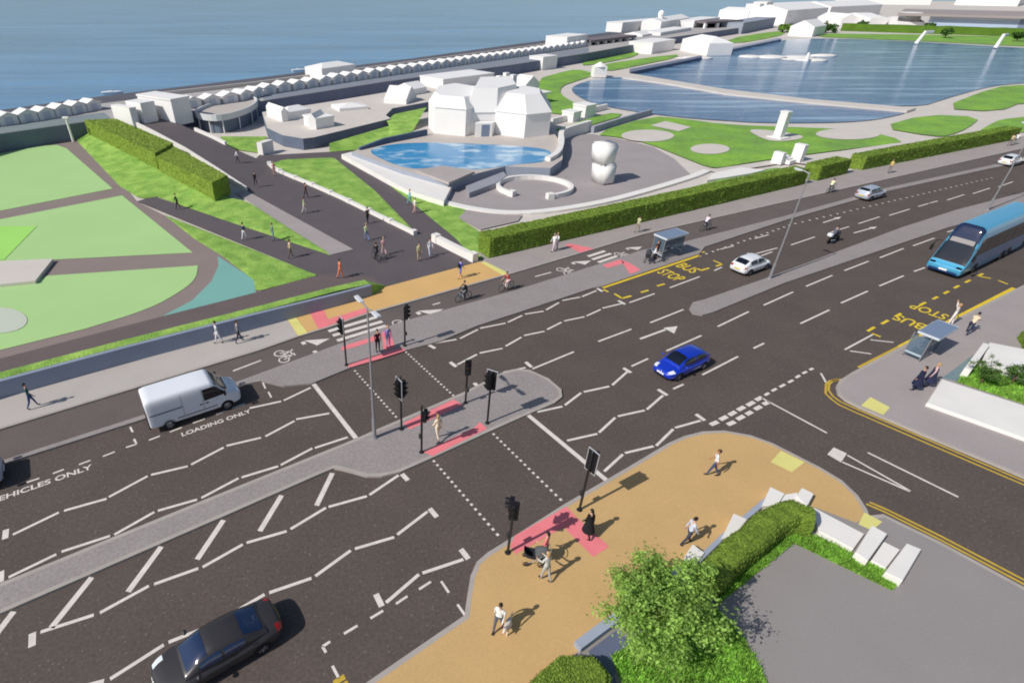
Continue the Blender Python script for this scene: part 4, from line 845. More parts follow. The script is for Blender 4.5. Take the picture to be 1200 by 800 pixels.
def signal(px, py, label, H, heads, z=KZ, box=None):
    e = empty('traffic_signal', at(px, py, z), 0, label, 'traffic signal', 'traffic signals at the crossing')
    bm = bmesh.new(); add_cyl(bm, (0, 0, 0), (0, 0, H), .062, seg=12); add_cyl(bm, (0, 0, H), (0, 0, H+.05), .07, .02, seg=12); link('pole', bm, M_POLE, e)
    bm = bmesh.new(); add_cyl(bm, (0, 0, 0), (0, 0, .05), .15, .12, seg=12); link('base', bm, M_POLE, e)
    for hd in heads: signal_head(e, *hd[:3], **(hd[3] if len(hd) > 3 else {}))
    if box:
        bm = bmesh.new(); add_box(bm, None, (.16, .14, .26), mtx=Matrix.Rotation(box, 4, 'Z') @ Matrix.Translation((0, -.12, 1.1))); link('push_button_box', bm, mat('button_box', C(60, 60, 62), 0.5), e)
    return e
RAG = [M_LRED, M_LAMB, M_LGRN]; RG = [M_LRED, M_LGRN]
T_E = ROADA+math.pi/2       # local -Y turned to face along +U ( oncoming traffic from the right )
T_W = ROADA-math.pi/2
T_V = ROADA+math.pi; T_N = ROADA
signal(679, 597, 'tall black traffic signal with white edged board on the buff corner by the stop line', 3.9, [(3.25, T_E, RAG, dict(board=True))], box=T_V)
signal(595, 647, 'black pedestrian signal on the buff corner, at the left end of the pink paving', 3.4, [(3.0, T_W+.9, RAG, dict(w=.4)), (2.95, T_V+.6, RG, dict(side=-.2))], box=T_V)
signal(571, 495.5, 'tall black traffic signal with white edged board near the rounded nose of the median', 3.7, [(3.1, T_E+.5, RAG, dict(board=True)), (3.1, T_W-.3, RAG, dict())])
signal(545.5, 472, 'slim black signal on the upper edge of the median, right of the pink paving', 3.2, [(2.8, T_W+1.1, RAG, dict())], box=T_N)
signal(494, 529.5, 'slim black pedestrian signal at the lower edge of the median, left of the person', 3.3, [(2.55, T_E-.8, RG, dict(w=.4, side=.14)), ], box=T_V)
signal(470.5, 502.5, 'tall black traffic signal with white edged board beside the grey lamp post on the median', 3.8, [(3.0, T_W, RAG, dict(board=True)), (3.0, T_W+2.3, RAG, dict())])
signal(406, 427.5, 'tall black traffic signal at the left end of the upper pink kerb paving', 3.6, [(3.1, T_W-.1, RAG, dict(board=True))])
signal(474.5, 405, 'black pedestrian signal at the right end of the upper pink kerb paving', 3.2, [(2.8, T_E-.6, RAG, dict(w=.42))], box=T_N)
def lamp_post(px, py, H, label, heads=(T_N, T_V), z=KZ, arm=1.0):
    e = empty('lamp_post', at(px, py, z), 0, label, 'lamp post', 'tall grey lamp posts along the median')
    bm = bmesh.new(); add_cyl(bm, (0, 0, 0), (0, 0, 1.4), .12, .11, seg=12); add_cyl(bm, (0, 0, 1.4), (0, 0, H), .075, .045, seg=12); link('pole', bm, M_GALV, e)
    bm = bmesh.new(); add_cyl(bm, (0, 0, 0), (0, 0, .06), .2, .18, seg=12); link('base', bm, M_GALV, e)
    for a in heads:
        m = Matrix.Rotation(a, 4, 'Z')
        bm = bmesh.new(); add_cyl(bm, m @ Vector((0, 0, H-.06)), m @ Vector((0, -arm*.5, H+.06)), .045, seg=8); link('arm', bm, M_GALV, e)
        bm = bmesh.new(); add_box(bm, None, (.26, .7, .08), mtx=m @ Matrix.Translation((0, -arm*.5-.38, H+.08)) @ Matrix.Rotation(-.08, 4, 'X')); bmesh.ops.bevel(bm, geom=bm.edges[:], offset=.03, segments=2, affect='EDGES')
        l_ = link('lantern', bm, mat('lantern_shell', C(206, 208, 212), 0.5), e)
        bm = bmesh.new(); add_box(bm, None, (.2, .45, .03), mtx=m @ Matrix.Translation((0, -arm*.5-.42, H+.02))); link('diffuser', bm, mat('lamp_glass', C(215, 220, 225), 0.3), l_)
    return e
lamp_post(439, 512.5, 8.5, 'tall grey lamp post on the median at the crossing', (T_N, T_V))
lamp_post(902, 326, 9.2, 'tall grey lamp post on the right median behind the white hatchback', (T_V,))
lamp_post(1157, 246, 9.2, 'tall grey lamp post on the right median above the blue coach', (T_V,))
e = empty('lamp_post', at(86, 166, .05), 0, 'short white post by the sea wall at the far left end of the hedge', 'post')
bm = bmesh.new(); add_cyl(bm, (0, 0, 0), (0, 0, 3.6), .2, .16, seg=10); link('pole', bm, M_WHITEB, e)
bm = bmesh.new(); add_box(bm, (0, 0, 3.7), (.9, .5, .25)); link('lantern', bm, M_WHITEB, e)
# bus shelters
M_SHROOF = mat('shelter_roof', C(120, 136, 160), 0.4, spec=0.5)
def glass_mat():
    m = bpy.data.materials.new('shelter_glass'); m.use_nodes = True; n = m.node_tree.nodes; l = m.node_tree.links; b = n['Principled BSDF']
    b.inputs['Base Color'].default_value = C(120, 140, 158); b.inputs['Roughness'].default_value = 0.05
    t = n.new('ShaderNodeBsdfTransparent'); t.inputs[0].default_value = (.62, .70, .76, 1); mx = n.new('ShaderNodeMixShader'); mx.inputs[0].default_value = .38
    l.new(t.outputs[0], mx.inputs[1]); l.new(b.outputs[0], mx.inputs[2]); l.new(mx.outputs[0], n['Material Output'].inputs[0]); return m
M_PANE = glass_mat()
def shelter(corner_px, ang, label, L=3.2, D=1.5, rs=(0, 0)):
    """bus shelter: flat roof on posts, glazed back and end, bench and timetable case. local x along the road, back at y=0"""
    p = at(*corner_px, KZ); e = empty('bus_shelter', p, ang, label, 'bus shelter', 'bus shelters')
    bm = bmesh.new(); add_box(bm, (L/2+rs[0], D*.55+rs[1], 2.52), (L+.3, D+.35, .14)); bmesh.ops.bevel(bm, geom=bm.edges[:], offset=.03, segments=2, affect='EDGES'); r = link('roof', bm, M_SHROOF, e)
    bm = bmesh.new(); z_ = 2.50
    for c, s in (((L/2, D*.55-(D+.35)/2-.012, z_), (L+.32, .03, .2)), ((L/2, D*.55+(D+.35)/2+.012, z_), (L+.32, .03, .2)), ((-.165, D*.55, z_), (.03, D+.3, .2)), ((L+.165, D*.55, z_), (.03, D+.3, .2))): add_box(bm, Vector(c)+Vector((rs[0], rs[1], 0)), s)
    link('roof_edge', bm, mat('shelter_edge', C(200, 206, 212), 0.5), r)
    for x, y in ((0, 0), (L, 0), (L/2, 0), (0, D), (L, D)):
        bm = bmesh.new(); add_box(bm, (x, y, 1.225), (.07, .07, 2.44)); link('post', bm, M_GALV, e)
    for x in (L*.25, L*.75):
        bm = bmesh.new(); add_box(bm, (x, 0, 1.3), (L/2-.12, .015, 1.9)); link('glass_panel', bm, M_PANE, e)
    for x in (0, L):
        bm = bmesh.new(); add_box(bm, (x, D/2, 1.3), (.015, D-.12, 1.9)); link('end_panel', bm, M_PANE, e)
        bm = bmesh.new(); add_box(bm, (x, D/2, .55), (.03, D-.08, .16)); link('end_rail', bm, mat('rail_pale', C(176, 190, 198), 0.5), e)
    bm = bmesh.new(); add_box(bm, (L/2, .32, .5), (L*.7, .34, .06)); b = link('bench', bm, M_GALV, e)
    for x in (L*.22, L*.78):
        bm = bmesh.new(); add_box(bm, (x, .32, .235), (.06, .25, .46)); link('bench_leg', bm, M_GALV, b)
    bm = bmesh.new(); add_box(bm, (L*.75, .05, 1.5), (.7, .05, 1.0)); link('timetable_case', bm, M_HEAD, e)
    return e
s_ = shelter((1076, 424), ROADA-R(1), 'glazed bus shelter with flat blue-grey roof on the right pavement by the bus stop', 2.75, 1.45, (.25, -.42)); s_.scale = (.95, .68, .78)
s_ = shelter((785, 293), ROADA-R(3)+math.pi, 'glazed bus shelter with blue-grey roof on the far kerb island', 3.0, 1.4); s_.scale = (.88, .85, .85)

# ---- corner planter walls (white slabs and piers), outlines surveyed on their tops
def stone(label, pts, h, name='stone_pier', cat='pier', m=M_WSTONE, bev=.025):
    bm = bmesh.new(); add_prism(bm, ats(pts, h), KZ-.05, h); bmesh.ops.bevel(bm, geom=[e_ for e_ in bm.edges if all(v.co.z > h-.01 for v in e_.verts)], offset=bev, segments=1, affect='EDGES')
    return tag(link(name, bm, m), label, cat)
stone('white stone pier nearest the tree, first of the planter piers', [(802, 652), (812, 637), (826, 647), (817, 659)], .55)
stone('white stone pier with a long top, second of the planter piers', [(845, 632), (860, 601), (876, 608), (863, 624)], .55)
stone('white stone pier left of the hedge bend, third of the planter piers', [(893, 592), (903, 570), (920, 578), (911, 592)], .55)
stone('white stone pier right of the hedge bend, fourth of the planter piers', [(933, 581), (940, 571), (954, 578), (946, 593)], .55)
stone('long white stone slab wall between the fourth and fifth planter piers', [(950, 592), (1013, 625), (1000, 643), (960, 622)], .38, 'planter_wall', 'wall')
stone('white stone pier at the lower yellow paving, fifth of the planter piers', [(1022, 615), (1040, 625), (1017, 657), (1002, 647)], .55)
stone('short white stone slab wall between the two last planter piers', [(1036, 634), (1055, 643.5), (1038, 665.5), (1021, 656)], .38, 'planter_wall', 'wall')
stone('white stone end pier, last of the planter piers by the grey forecourt', [(1063, 636), (1080, 643), (1058, 680), (1037, 670)], .55)
M_BLUEW = mat('shaded_planter_wall', C(158, 166, 182), 0.85, var=0.06, vscale=0.8)  # blue-grey of the shaded wall faces put into the colour
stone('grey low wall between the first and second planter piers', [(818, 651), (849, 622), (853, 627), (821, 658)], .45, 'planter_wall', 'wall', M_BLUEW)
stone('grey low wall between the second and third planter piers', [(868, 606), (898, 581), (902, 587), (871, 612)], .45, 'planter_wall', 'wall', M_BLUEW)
stone('short grey low wall between the third and fourth planter piers', [(918, 579), (934, 576.5), (937, 583), (915, 587)], .45, 'planter_wall', 'wall', M_WSTONE)
# planter opposite, by the bus stop
stone('broad white slab wall in front of the small trees by the right edge', [(1104, 444), (1300, 507), (1300, 545), (1199, 512), (1086, 472)], .35, 'planter_wall', 'wall')
bm = bmesh.new(); add_wall(bm, ats([(1128, 442), (1142, 423), (1150, 412)], KZ), .35, 0, .8); tag(link('planter_wall', bm, M_WSTONE), 'thin white side wall of the planter left of the small trees', 'wall')
bm = bmesh.new(); add_prism(bm, [at(1104, 443, KZ), at(1146, 412, KZ), at(1136, 430, KZ), at(1122, 447, KZ)], 0, .16); tag(link('wall_shade_patch', bm, mat('wall_shade_patch', C(116, 136, 142), 0.85, var=.1, vscale=2)), kind='structure')  # grey-teal patch painting the shaded face of the planter wall
stone('pale upper terrace slab behind the small trees by the right edge', [(1160, 401), (1300, 428), (1300, 470), (1150, 425)], .5, 'planter_wall', 'wall', M_WSTONE)
# low wall beside the foreground path
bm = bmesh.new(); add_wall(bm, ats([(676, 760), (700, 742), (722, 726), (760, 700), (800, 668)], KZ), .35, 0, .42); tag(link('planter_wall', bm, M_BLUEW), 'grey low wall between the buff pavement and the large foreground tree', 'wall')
sheet('garden_path', [(690, 762), (722, 738), (742, 752), (720, 790), (730, 830), (700, 830)], KZ+.012, mat('path_shadow_blue', C(96, 104, 128), 0.85, var=.06, vscale=.8))  # dark blue tone puts the shadow on the path into its colour
# ================================================================== VEHICLES
M_TYRE = mat('tyre_rubber', C(30, 30, 32), 0.85); M_RIM = mat('alloy_rim', C(168, 170, 174), 0.35, metal=0.6, spec=0.5)
M_GLASS = mat('dark_car_glass', C(14, 20, 30), 0.06, spec=0.7, coat=0.6); M_GLASSB = mat('blue_reflecting_glass', C(20, 38, 72), 0.06, spec=0.8, coat=0.8)
M_TRIM = mat('black_plastic_trim', C(26, 26, 28), 0.6); M_LAMP = mat('headlamp', C(226, 230, 234), 0.12, spec=0.7, coat=0.6); M_TAIL = mat('tail_lamp', C(150, 22, 20), 0.2, spec=0.6, coat=0.5)
M_PLATE = mat('number_plate', C(232, 232, 226), 0.5); M_PLATEY = mat('rear_number_plate', C(222, 190, 60), 0.5); M_CHROME = mat('bright_metal', C(200, 202, 206), 0.2, metal=0.9, spec=0.6)
def smooth_interp(xs, ys):
    """monotone cubic through the stations"""
    n = len(xs); d = [(ys[i+1]-ys[i])/(xs[i+1]-xs[i]) for i in range(n-1)]; m = [d[0]]+[0 if d[i-1]*d[i] <= 0 else 2*d[i-1]*d[i]/(d[i-1]+d[i]) for i in range(1, n-1)]+[d[-1]]
    def f(x):
        if x <= xs[0]: return ys[0]
        if x >= xs[-1]: return ys[-1]
        for i in range(n-1):
            if x <= xs[i+1]:
                h = xs[i+1]-xs[i]; t = (x-xs[i])/h
                return ys[i]*(1+2*t)*(1-t)**2+m[i]*h*t*(1-t)**2+ys[i+1]*t*t*(3-2*t)+m[i+1]*h*t*t*(t-1)
    return f
class Shell:
    """lofted body: half width w(x), floor zl(x), crown zh(x), mid line zm(x), squareness n above and nb below the mid line, tumblehome th"""
    def __init__(s, x0, x1, w, zl, zm, zh, n=3.2, nb=5, th=0.0):
        s.x0, s.x1, s.w, s.zl, s.zm, s.zh, s.n, s.nb, s.th = x0, x1, w, zl, zm, zh, n, nb, th
    def ring(s, x, t):                  # t in -1..1 : -1 left floor centre, 0 top centre, 1 right floor centre
        sg = 1 if t >= 0 else -1; a = abs(t)*math.pi     # 0 top .. pi floor
        if a <= math.pi/2:
            n = s.n; y = math.sin(a)**(2/n); z = s.zm(x)+(s.zh(x)-s.zm(x))*max(0, math.cos(a))**(2/n)
        else:
            n = s.nb; y = max(0, math.sin(a))**(2/n); z = s.zm(x)-(s.zm(x)-s.zl(x))*max(0, -math.cos(a))**(2/n)
        k = 1-s.th*max(0, z-s.zm(x))
        return Vector((x, sg*y*s.w(x)*k, z))
    def top(s, x, yf):                  # yf -1..1 of the local half width
        n = s.n; y = yf*s.w(x); z = s.zm(x)+(s.zh(x)-s.zm(x))*(1-min(1, abs(yf))**n)**(1/n); k = 1-s.th*max(0, z-s.zm(x)); return Vector((x, y*k, z))
    def side(s, x, z, sg):
        H = max(1e-3, s.zh(x)-s.zm(x)); n = s.n
        if z >= s.zm(x): f = min(1, (z-s.zm(x))/H); y = s.w(x)*(1-f**n)**(1/n); k = 1-s.th*(z-s.zm(x))
        else: f = min(1, (s.zm(x)-z)/max(1e-3, s.zm(x)-s.zl(x))); y = s.w(x)*(1-f**s.nb)**(1/s.nb); k = 1
        return Vector((x, sg*y*k, z))
    def mesh(s, nx=48, nr=40, xs=None):
        bm = bmesh.new(); xs = xs or [s.x0+(s.x1-s.x0)*(0.5-0.5*math.cos(math.pi*i/nx)) for i in range(nx+1)]
        rows = [[bm.verts.new(s.ring(x, -1+2*k/nr)) for k in range(nr)] for x in xs]
        for a, b in zip(rows, rows[1:]):
            for k in range(nr): bm.faces.new((a[k], a[(k+1) % nr], b[(k+1) % nr], b[k]))
        bm.faces.new(rows[0]); bm.faces.new(rows[-1][::-1])
        bmesh.ops.remove_doubles(bm, verts=bm.verts[:], dist=1e-4); bmesh.ops.recalc_face_normals(bm, faces=bm.faces[:]); return bm
def patch(fn, us, vs, off=0.012, flip=False):
    """surface patch from fn(u, v), lifted off along its normal"""
    bm = bmesh.new(); g = [[fn(u, v) for v in vs] for u in us]; nu, nv = len(us), len(vs); q = []
    for i in range(nu):
        row = []
        for j in range(nv):
            du = g[min(i+1, nu-1)][j]-g[max(i-1, 0)][j]; dv = g[i][min(j+1, nv-1)]-g[i][max(j-1, 0)]; nn = du.cross(dv)
            nn = nn.normalized() if nn.length > 1e-9 else Vector((0, 0, 1)); row.append(bm.verts.new(g[i][j]+nn*(-off if flip else off)))
        q.append(row)
    for i in range(nu-1):
        for j in range(nv-1):
            f = bm.faces.new((q[i][j], q[i+1][j], q[i+1][j+1], q[i][j+1]) if not flip else (q[i][j], q[i][j+1], q[i+1][j+1], q[i+1][j])); f.smooth = True
    return bm
def fr(a, b, n): return [a+(b-a)*i/n for i in range(n+1)]
def wheel(e, x, y, r, wd, sg, spokes=5):
    bm = bmesh.new(); n = 24; prof = [(r*.62, wd/2), (r*.93, wd/2), (r, wd*.32), (r, -wd*.32), (r*.93, -wd/2), (r*.62, -wd/2)]
    rows = [[bm.verts.new((x+math.cos(2*math.pi*k/n)*pr, y+py, r+math.sin(2*math.pi*k/n)*pr)) for k in range(n)] for pr, py in prof]
    for a, b in zip(rows, rows[1:]+[rows[0]]):
        for k in range(n): bm.faces.new((a[k], a[(k+1) % n], b[(k+1) % n], b[k])).smooth = True
    bmesh.ops.recalc_face_normals(bm, faces=bm.faces[:]); w = link('wheel', bm, M_TYRE, e)
    bm = bmesh.new(); yo = y+sg*wd*.40
    add_cyl(bm, (x, yo-sg*.06, r), (x, yo-sg*.05, r), r*.6, seg=20, mi=1)
    for k in range(spokes):
        a = 2*math.pi*k/spokes+.3; add_box(bm, None, (r*.56, .03, r*.16), mtx=Matrix.Translation((x, yo, r)) @ Matrix.Rotation(a, 4, 'Y') @ Matrix.Translation((r*.3, 0, 0)))
    add_cyl(bm, (x, yo-.02, r), (x, yo+sg*.03, r), r*.16, seg=10)
    m = 20
    for k in range(m):
        a0, a1 = 2*math.pi*k/m, 2*math.pi*(k+1)/m; P = lambda a, q, yy: bm.verts.new((x+math.cos(a)*q, yy, r+math.sin(a)*q)); bm.faces.new((P(a0, r*.55, yo), P(a1, r*.55, yo), P(a1, r*.63, yo), P(a0, r*.63, yo)))
    link('rim', bm, [M_RIM, M_TRIM], w)
def arch(e, sh, x, r, sg):
    """dark wheel arch lying on the body side"""
    bm = bmesh.new(); n = 20; zc = r; o = []
    for k in range(n+1):
        a = math.pi*1.08*k/n-.04*math.pi
        for q in (r*.2, r*1.17): 
            z = zc+math.sin(a)*q; xx = x+math.cos(a)*q; p = sh.side(xx, max(z, sh.zl(xx)+.02), sg); o.append(bm.verts.new((xx, p.y+sg*.008, z)))
    for k in range(n): bm.faces.new((o[2*k], o[2*k+1], o[2*k+3], o[2*k+2]))
    bmesh.ops.recalc_face_normals(bm, faces=bm.faces[:]); link('wheel_arch', bm, M_TRIM, e)
def car(px, py, z, heading, label, paint, L=4.1, W=1.76, style='hatch', glass=None, yaw_px=None, plate=M_PLATE, rear_plate=M_PLATEY, world=None):
    glass = glass or M_GLASS; h = L/2; hw = W/2
    p = world or at(px, py, z); e = empty('parked_car' if False else 'car', p, heading, label, 'car', 'cars on the road')
    r = .32
    fr_x, rr_x = h-.84, -h+.76 if style != 'saloon' else -h+.98
    wf = smooth_interp([-h, -h+.06, -h+.35, -h+1.1, h-1.2, h-.42, h-.08, h], [hw*.62, hw*.80, hw*.93, hw, hw*.99, hw*.92, hw*.74, hw*.50])
    zlo = smooth_interp([-h, -h+.25, h-.25, h], [.34, .2, .19, .30])
    zmd = smooth_interp([-h, h], [.62, .56])
    if style == 'hatch': belt = smooth_interp([-h, -h+.15, -h+.7, 0.0, .72, h-.55, h-.12, h], [.74, .96, .98, .95, .93, .80, .70, .60])
    elif style == 'saloon': belt = smooth_interp([-h, -h+.12, -h+.8, 0.0, .8, h-.6, h-.12, h], [.72, .92, .99, .95, .92, .80, .68, .58])
    else: belt = smooth_interp([-h, -h+.12, -h+.7, 0.0, .8, h-.6, h-.12, h], [.74, .98, 1.0, .97, .95, .84, .72, .60])
    body = Shell(-h, h, wf, zlo, zmd, belt, 2.7, 5); o = link('body', body.mesh(52, 40), paint, e, smooth=True)
    # cabin
    if style == 'hatch': cx = [-h+.12, -h+.30, -h+.72, -h+1.3, .05, .45, 1.16]; cz = [.97, 1.12, 1.36, 1.45, 1.46, 1.40, .94]
    elif style == 'saloon': cx = [-h+.62, -h+.95, -h+1.50, -h+2.0, .12, .55, 1.36]; cz = [.98, 1.12, 1.36, 1.43, 1.44, 1.37, .93]
    else: cx = [-h+.10, -h+.22, -h+.5, -h+1.2, .0, .42, 1.2]; cz = [1.0, 1.22, 1.42, 1.50, 1.50, 1.44, .95]
    cw = smooth_interp([cx[0], cx[2], 0.1, cx[5], cx[6]], [hw*.80, hw*.88, hw*.90, hw*.86, hw*.82])
    zb = lambda x: belt(x)-.10
    cab = Shell(cx[0], cx[6], cw, lambda x: zb(x)-.06, zb, smooth_interp(cx, cz), 3.6, 4, 0.30); link('cabin', cab.mesh(34, 36), paint, e, smooth=True)
    link('windscreen', patch(lambda u, v: cab.top(u, v), fr(cx[5]-.10, cx[6]-.10, 8), fr(-.80, .80, 12)), glass, e)
    link('rear_window', patch(lambda u, v: cab.top(u, v), fr(cx[0]+(.10 if style != 'saloon' else .14), cx[2]-.02, 8), fr(-.76, .76, 12)), glass, e)
    xb = (cx[2]+cx[5])/2+.1
    for sg in (-1, 1):
        f = lambda u, v: cab.side(u, zb(u)+.13+(cab.zh(u)-zb(u)-.24)*v, sg)
        link('side_window', patch(f, fr(xb+.05, cx[5]+.26, 8), fr(0, .92, 6), .012, sg > 0), glass, e)
        link('side_window', patch(f, fr(cx[2]-.02, xb-.05, 8), fr(0, .92, 6), .012, sg > 0), glass, e)
        for xx in (fr_x, rr_x): wheel(e, xx, sg*(hw-.10), r, .2, sg); arch(e, body, xx, r, sg)
        # mirrors, handles, lamps, seams
        bm = bmesh.new(); add_ball(bm, (cx[5]+.38, sg*(hw+.06), 1.0), (.09, .11, .075), 10, 8); link('mirror', bm, paint, e)
        for xx in (xb-.35, xb-1.15):
            q = body.side(xx, .82, sg); bm = bmesh.new(); add_box(bm, q, (.2, .035, .03)); link('door_handle', bm, M_TRIM if style == 'saloon' else paint, e)
        link('headlight', patch(lambda u, v: body.top(u, sg*v), fr(h-.50, h-.10, 5), fr(.62, .93, 5), .012, sg < 0), M_LAMP, e)
        link('tail_light', patch(lambda u, v: body.top(u, sg*v), fr(-h+.02, -h+.30, 5), fr(.66, .97, 5), .012, sg < 0), M_TAIL, e)
        for xx in (xb, fr_x-.42, xb-1.0):
            link('door_seam', patch(lambda u, v: body.side(u, v, sg), [xx-.008, xx+.008], fr(.3, belt(xx)-.05, 6), .004, sg > 0), M_TRIM, e)
        link('sill_trim', patch(lambda u, v: body.side(u, v, sg), fr(rr_x+.4, fr_x-.4, 8), fr(.215, .30, 2), .006, sg > 0), M_TRIM, e)
    def endplane(x, y0, y1, z0, z1, nm, m, fwd):
        bm = bmesh.new(); add_box(bm, (x, (y0+y1)/2, (z0+z1)/2), (.03, y1-y0, z1-z0)); bmesh.ops.bevel(bm, geom=bm.edges[:], offset=.01, segments=1, affect='EDGES'); link(nm, bm, m, e)
    endplane(h+.012, -.27, .27, .44, .56, 'number_plate', plate, 1); endplane(h, -.46, .46, .26, .38, 'grille', M_TRIM, 1)
    endplane(-h-.012, -.27, .27, .56, .68, 'rear_number_plate', rear_plate, 0); endplane(-h+.02, -.5, .5, .30, .42, 'rear_bumper_trim', M_TRIM, 0)
    bm = bmesh.new(); add_ball(bm, (h-.03, 0, .63), (.03, .06, .05), 10, 6); link('badge', bm, M_CHROME, e)
    return e
P_BLUE = mat('blue_car_paint', C(16, 52, 178), 0.28, spec=0.5, coat=0.8); P_GREY = mat('graphite_car_paint', C(60, 58, 60), 0.42, metal=0.25, spec=0.4, coat=0.2)
P_WHITE = mat('white_car_paint', C(226, 228, 230), 0.3, spec=0.5, coat=0.7); P_SILV = mat('silver_car_paint', C(190, 196, 206), 0.3, metal=0.3, spec=0.5, coat=0.6)
H_OUT, H_IN = ROADA, ROADA+math.pi
hd = lambda off=0: Vector((math.cos(off), math.sin(off), 0))
c = (at(758, 436)+at(786, 450.5))/2 - hd(ROADA+math.pi-R(2))*2.05
car(0, 0, 0, ROADA+math.pi-R(2), 'bright blue hatchback driving toward the crossing with its white front plate showing', P_BLUE, 4.1, 1.76, 'hatch', world=c)
c = (at(849, 316)+at(874, 327))/2 + hd(ROADA-R(2))*2.0
car(0, 0, 0, ROADA-R(2), 'white hatchback driving away beside the nose of the right median', P_WHITE, 4.0, 1.76, 'hatch', world=c)
c = (at(997, 231.5)+at(1017.5, 238))/2 + hd(ROADA-R(4))*2.0
car(0, 0, 0, ROADA-R(4), 'silver-grey estate car driving away on the far carriageway above the motorcycle', P_SILV, 4.2, 1.78, 'estate', world=c)
c = (at(1164.5, 192)+at(1184, 198))/2 + hd(ROADA-R(5))*2.0
car(0, 0, 0, ROADA-R(5), 'white hatchback driving away near the right edge of the far carriageway', P_WHITE, 4.0, 1.76, 'hatch', world=c)
c = at(1204, 193)+hd(ROADA-R(5))*2.0
car(0, 0, 0, ROADA-R(5), 'white car half cut off by the right edge on the far carriageway', P_WHITE, 4.0, 1.76, 'estate', world=c)
rc = (at(237, 734, 1.42)+at(282.5, 709, 1.42)+at(293, 736, 1.42)+at(246, 764, 1.42))/4; rc.z = 0
car(0, 0, 0, ROADA+math.pi+R(2), 'dark graphite saloon car in the bottom left corner, seen from above', P_GREY, 4.75, 1.86, 'saloon', glass=M_GLASSB, world=rc+hd(ROADA+math.pi)*.45)
# ---- vans
def van(label, loc, heading, paint):
    e = empty('van', loc, heading, label, 'van', 'vans in the loading bays'); L, W, H = 5.3, 1.98, 2.32; h = L/2; hw = W/2; r = .34
    wf = smooth_interp([-h, -h+.05, -h+.3, h-1.6, h-.5, h-.1, h], [hw*.93, hw*.975, hw, hw, hw*.95, hw*.82, hw*.62])
    zl = smooth_interp([-h, -h+.2, h-.25, h], [.42, .36, .28, .36]); zm = lambda x: .85
    zh = smooth_interp([-h, -h+.05, -h+.4, .3, .98, 1.15, 1.98, 2.12, h-.12, h], [2.15, 2.25, H, H, H-.03, H-.12, 1.30, 1.22, 1.02, .88])
    sh = Shell(-h, h, wf, zl, zm, zh, 8.0, 7, .03)
    xs = sorted(set([-h+(2*h)*(0.5-0.5*math.cos(math.pi*i/60)) for i in range(61)]+fr(.9, 2.2, 26)))
    link('body', sh.mesh(0, 56, xs), paint, e, smooth=True)
    link('windscreen', patch(lambda u, v: sh.top(u, v), fr(1.20, 1.93, 10), fr(-.90, .90, 14), .014), M_GLASS, e)
    for sg in (-1, 1):
        def f(u, v):
            zt = min(H-.32, zh(u)-.16); zb = 1.22+.05*(u-.4); return sh.side(u, zb+(max(zt, zb+.01)-zb)*v, sg)
        link('side_window', patch(f, fr(.48, 1.72, 12), fr(0, 1, 6), .014, sg > 0), M_GLASS, e)
        for xx in (h-.95, -h+1.0): wheel(e, xx, sg*(hw-.11), r, .22, sg, 6); arch(e, sh, xx, r, sg)
        bm = bmesh.new(); add_box(bm, (1.68, sg*(hw+.12), 1.42), (.12, .2, .32)); bmesh.ops.bevel(bm, geom=bm.edges[:], offset=.03, segments=2, affect='EDGES'); link('mirror', bm, M_TRIM, e)
        link('sliding_rail', patch(lambda u, v: sh.side(u, v, sg), fr(-h+.12, -.75, 6), [1.28, 1.36], .01, sg > 0), mat('rail_grey', C(96, 102, 116), .6), e)  # flat grey strip for the sliding door rail
        link('side_trim', patch(lambda u, v: sh.side(u, v, sg), fr(-h+1.5, h-1.5, 6), [.60, .70], .01, sg > 0), mat('van_trim', C(150, 154, 160), .6), e)
        for xx in (.42, -.72): link('door_seam', patch(lambda u, v: sh.side(u, v, sg), [xx-.012, xx+.012], fr(.45, 2.1, 8), .005, sg > 0), mat('seam_grey', C(120, 124, 132), .6), e)
        for xx in (.62, .28):
            q = sh.side(xx, 1.05, sg); bm = bmesh.new(); add_box(bm, q, (.18, .05, .06)); link('door_handle', bm, M_TRIM, e)
        link('headlight', patch(lambda u, v: sh.top(u, sg*v), fr(h-.34, h-.08, 4), fr(.55, .93, 4), .012, sg < 0), M_LAMP, e)
        bm = bmesh.new(); add_box(bm, (-h-.0, sg*(hw-.14), 1.25), (.05, .12, .6)); link('tail_light', bm, M_TAIL, e)
        bm = bmesh.new(); add_box(bm, (-h+.005, sg*hw*.42, 1.72), (.03, hw*.62, .5)); link('rear_window', bm, M_GLASS, e)
    bm = bmesh.new(); add_box(bm, (h-.02, 0, .50), (.08, 1.3, .22)); bmesh.ops.bevel(bm, geom=bm.edges[:], offset=.03, segments=2, affect='EDGES'); link('front_bumper', bm, M_TRIM, e)
    bm = bmesh.new(); add_box(bm, (-h-.03, 0, .47), (.1, W*.92, .18)); bmesh.ops.bevel(bm, geom=bm.edges[:], offset=.03, segments=2, affect='EDGES'); link('rear_bumper', bm, M_TRIM, e)
    bm = bmesh.new(); add_box(bm, (h+.03, 0, .55), (.02, .52, .11)); link('number_plate', bm, M_PLATE, e)
    return e
P_VAN = mat('white_van_paint', C(230, 232, 238), 0.35, spec=0.5, coat=0.4)
vb = (at(190, 506)+at(280, 471))/2; va = math.atan2((at(280, 471)-at(190, 506)).y, (at(280, 471)-at(190, 506)).x)
nrm = Vector((-math.sin(ROADA), math.cos(ROADA), 0))
van('white panel van parked in the loading bay beside the left pavement', at(199, 504)+hd(ROADA)*1.75+nrm*1.0, ROADA, P_VAN)
van('grey-white van in the vehicle bay, only its nose inside the left edge', at(6, 573)+hd(ROADA)*(-2.55)+nrm*1.1, ROADA, mat('pale_grey_van_paint', C(176, 180, 190), 0.35, spec=.5, coat=.4))
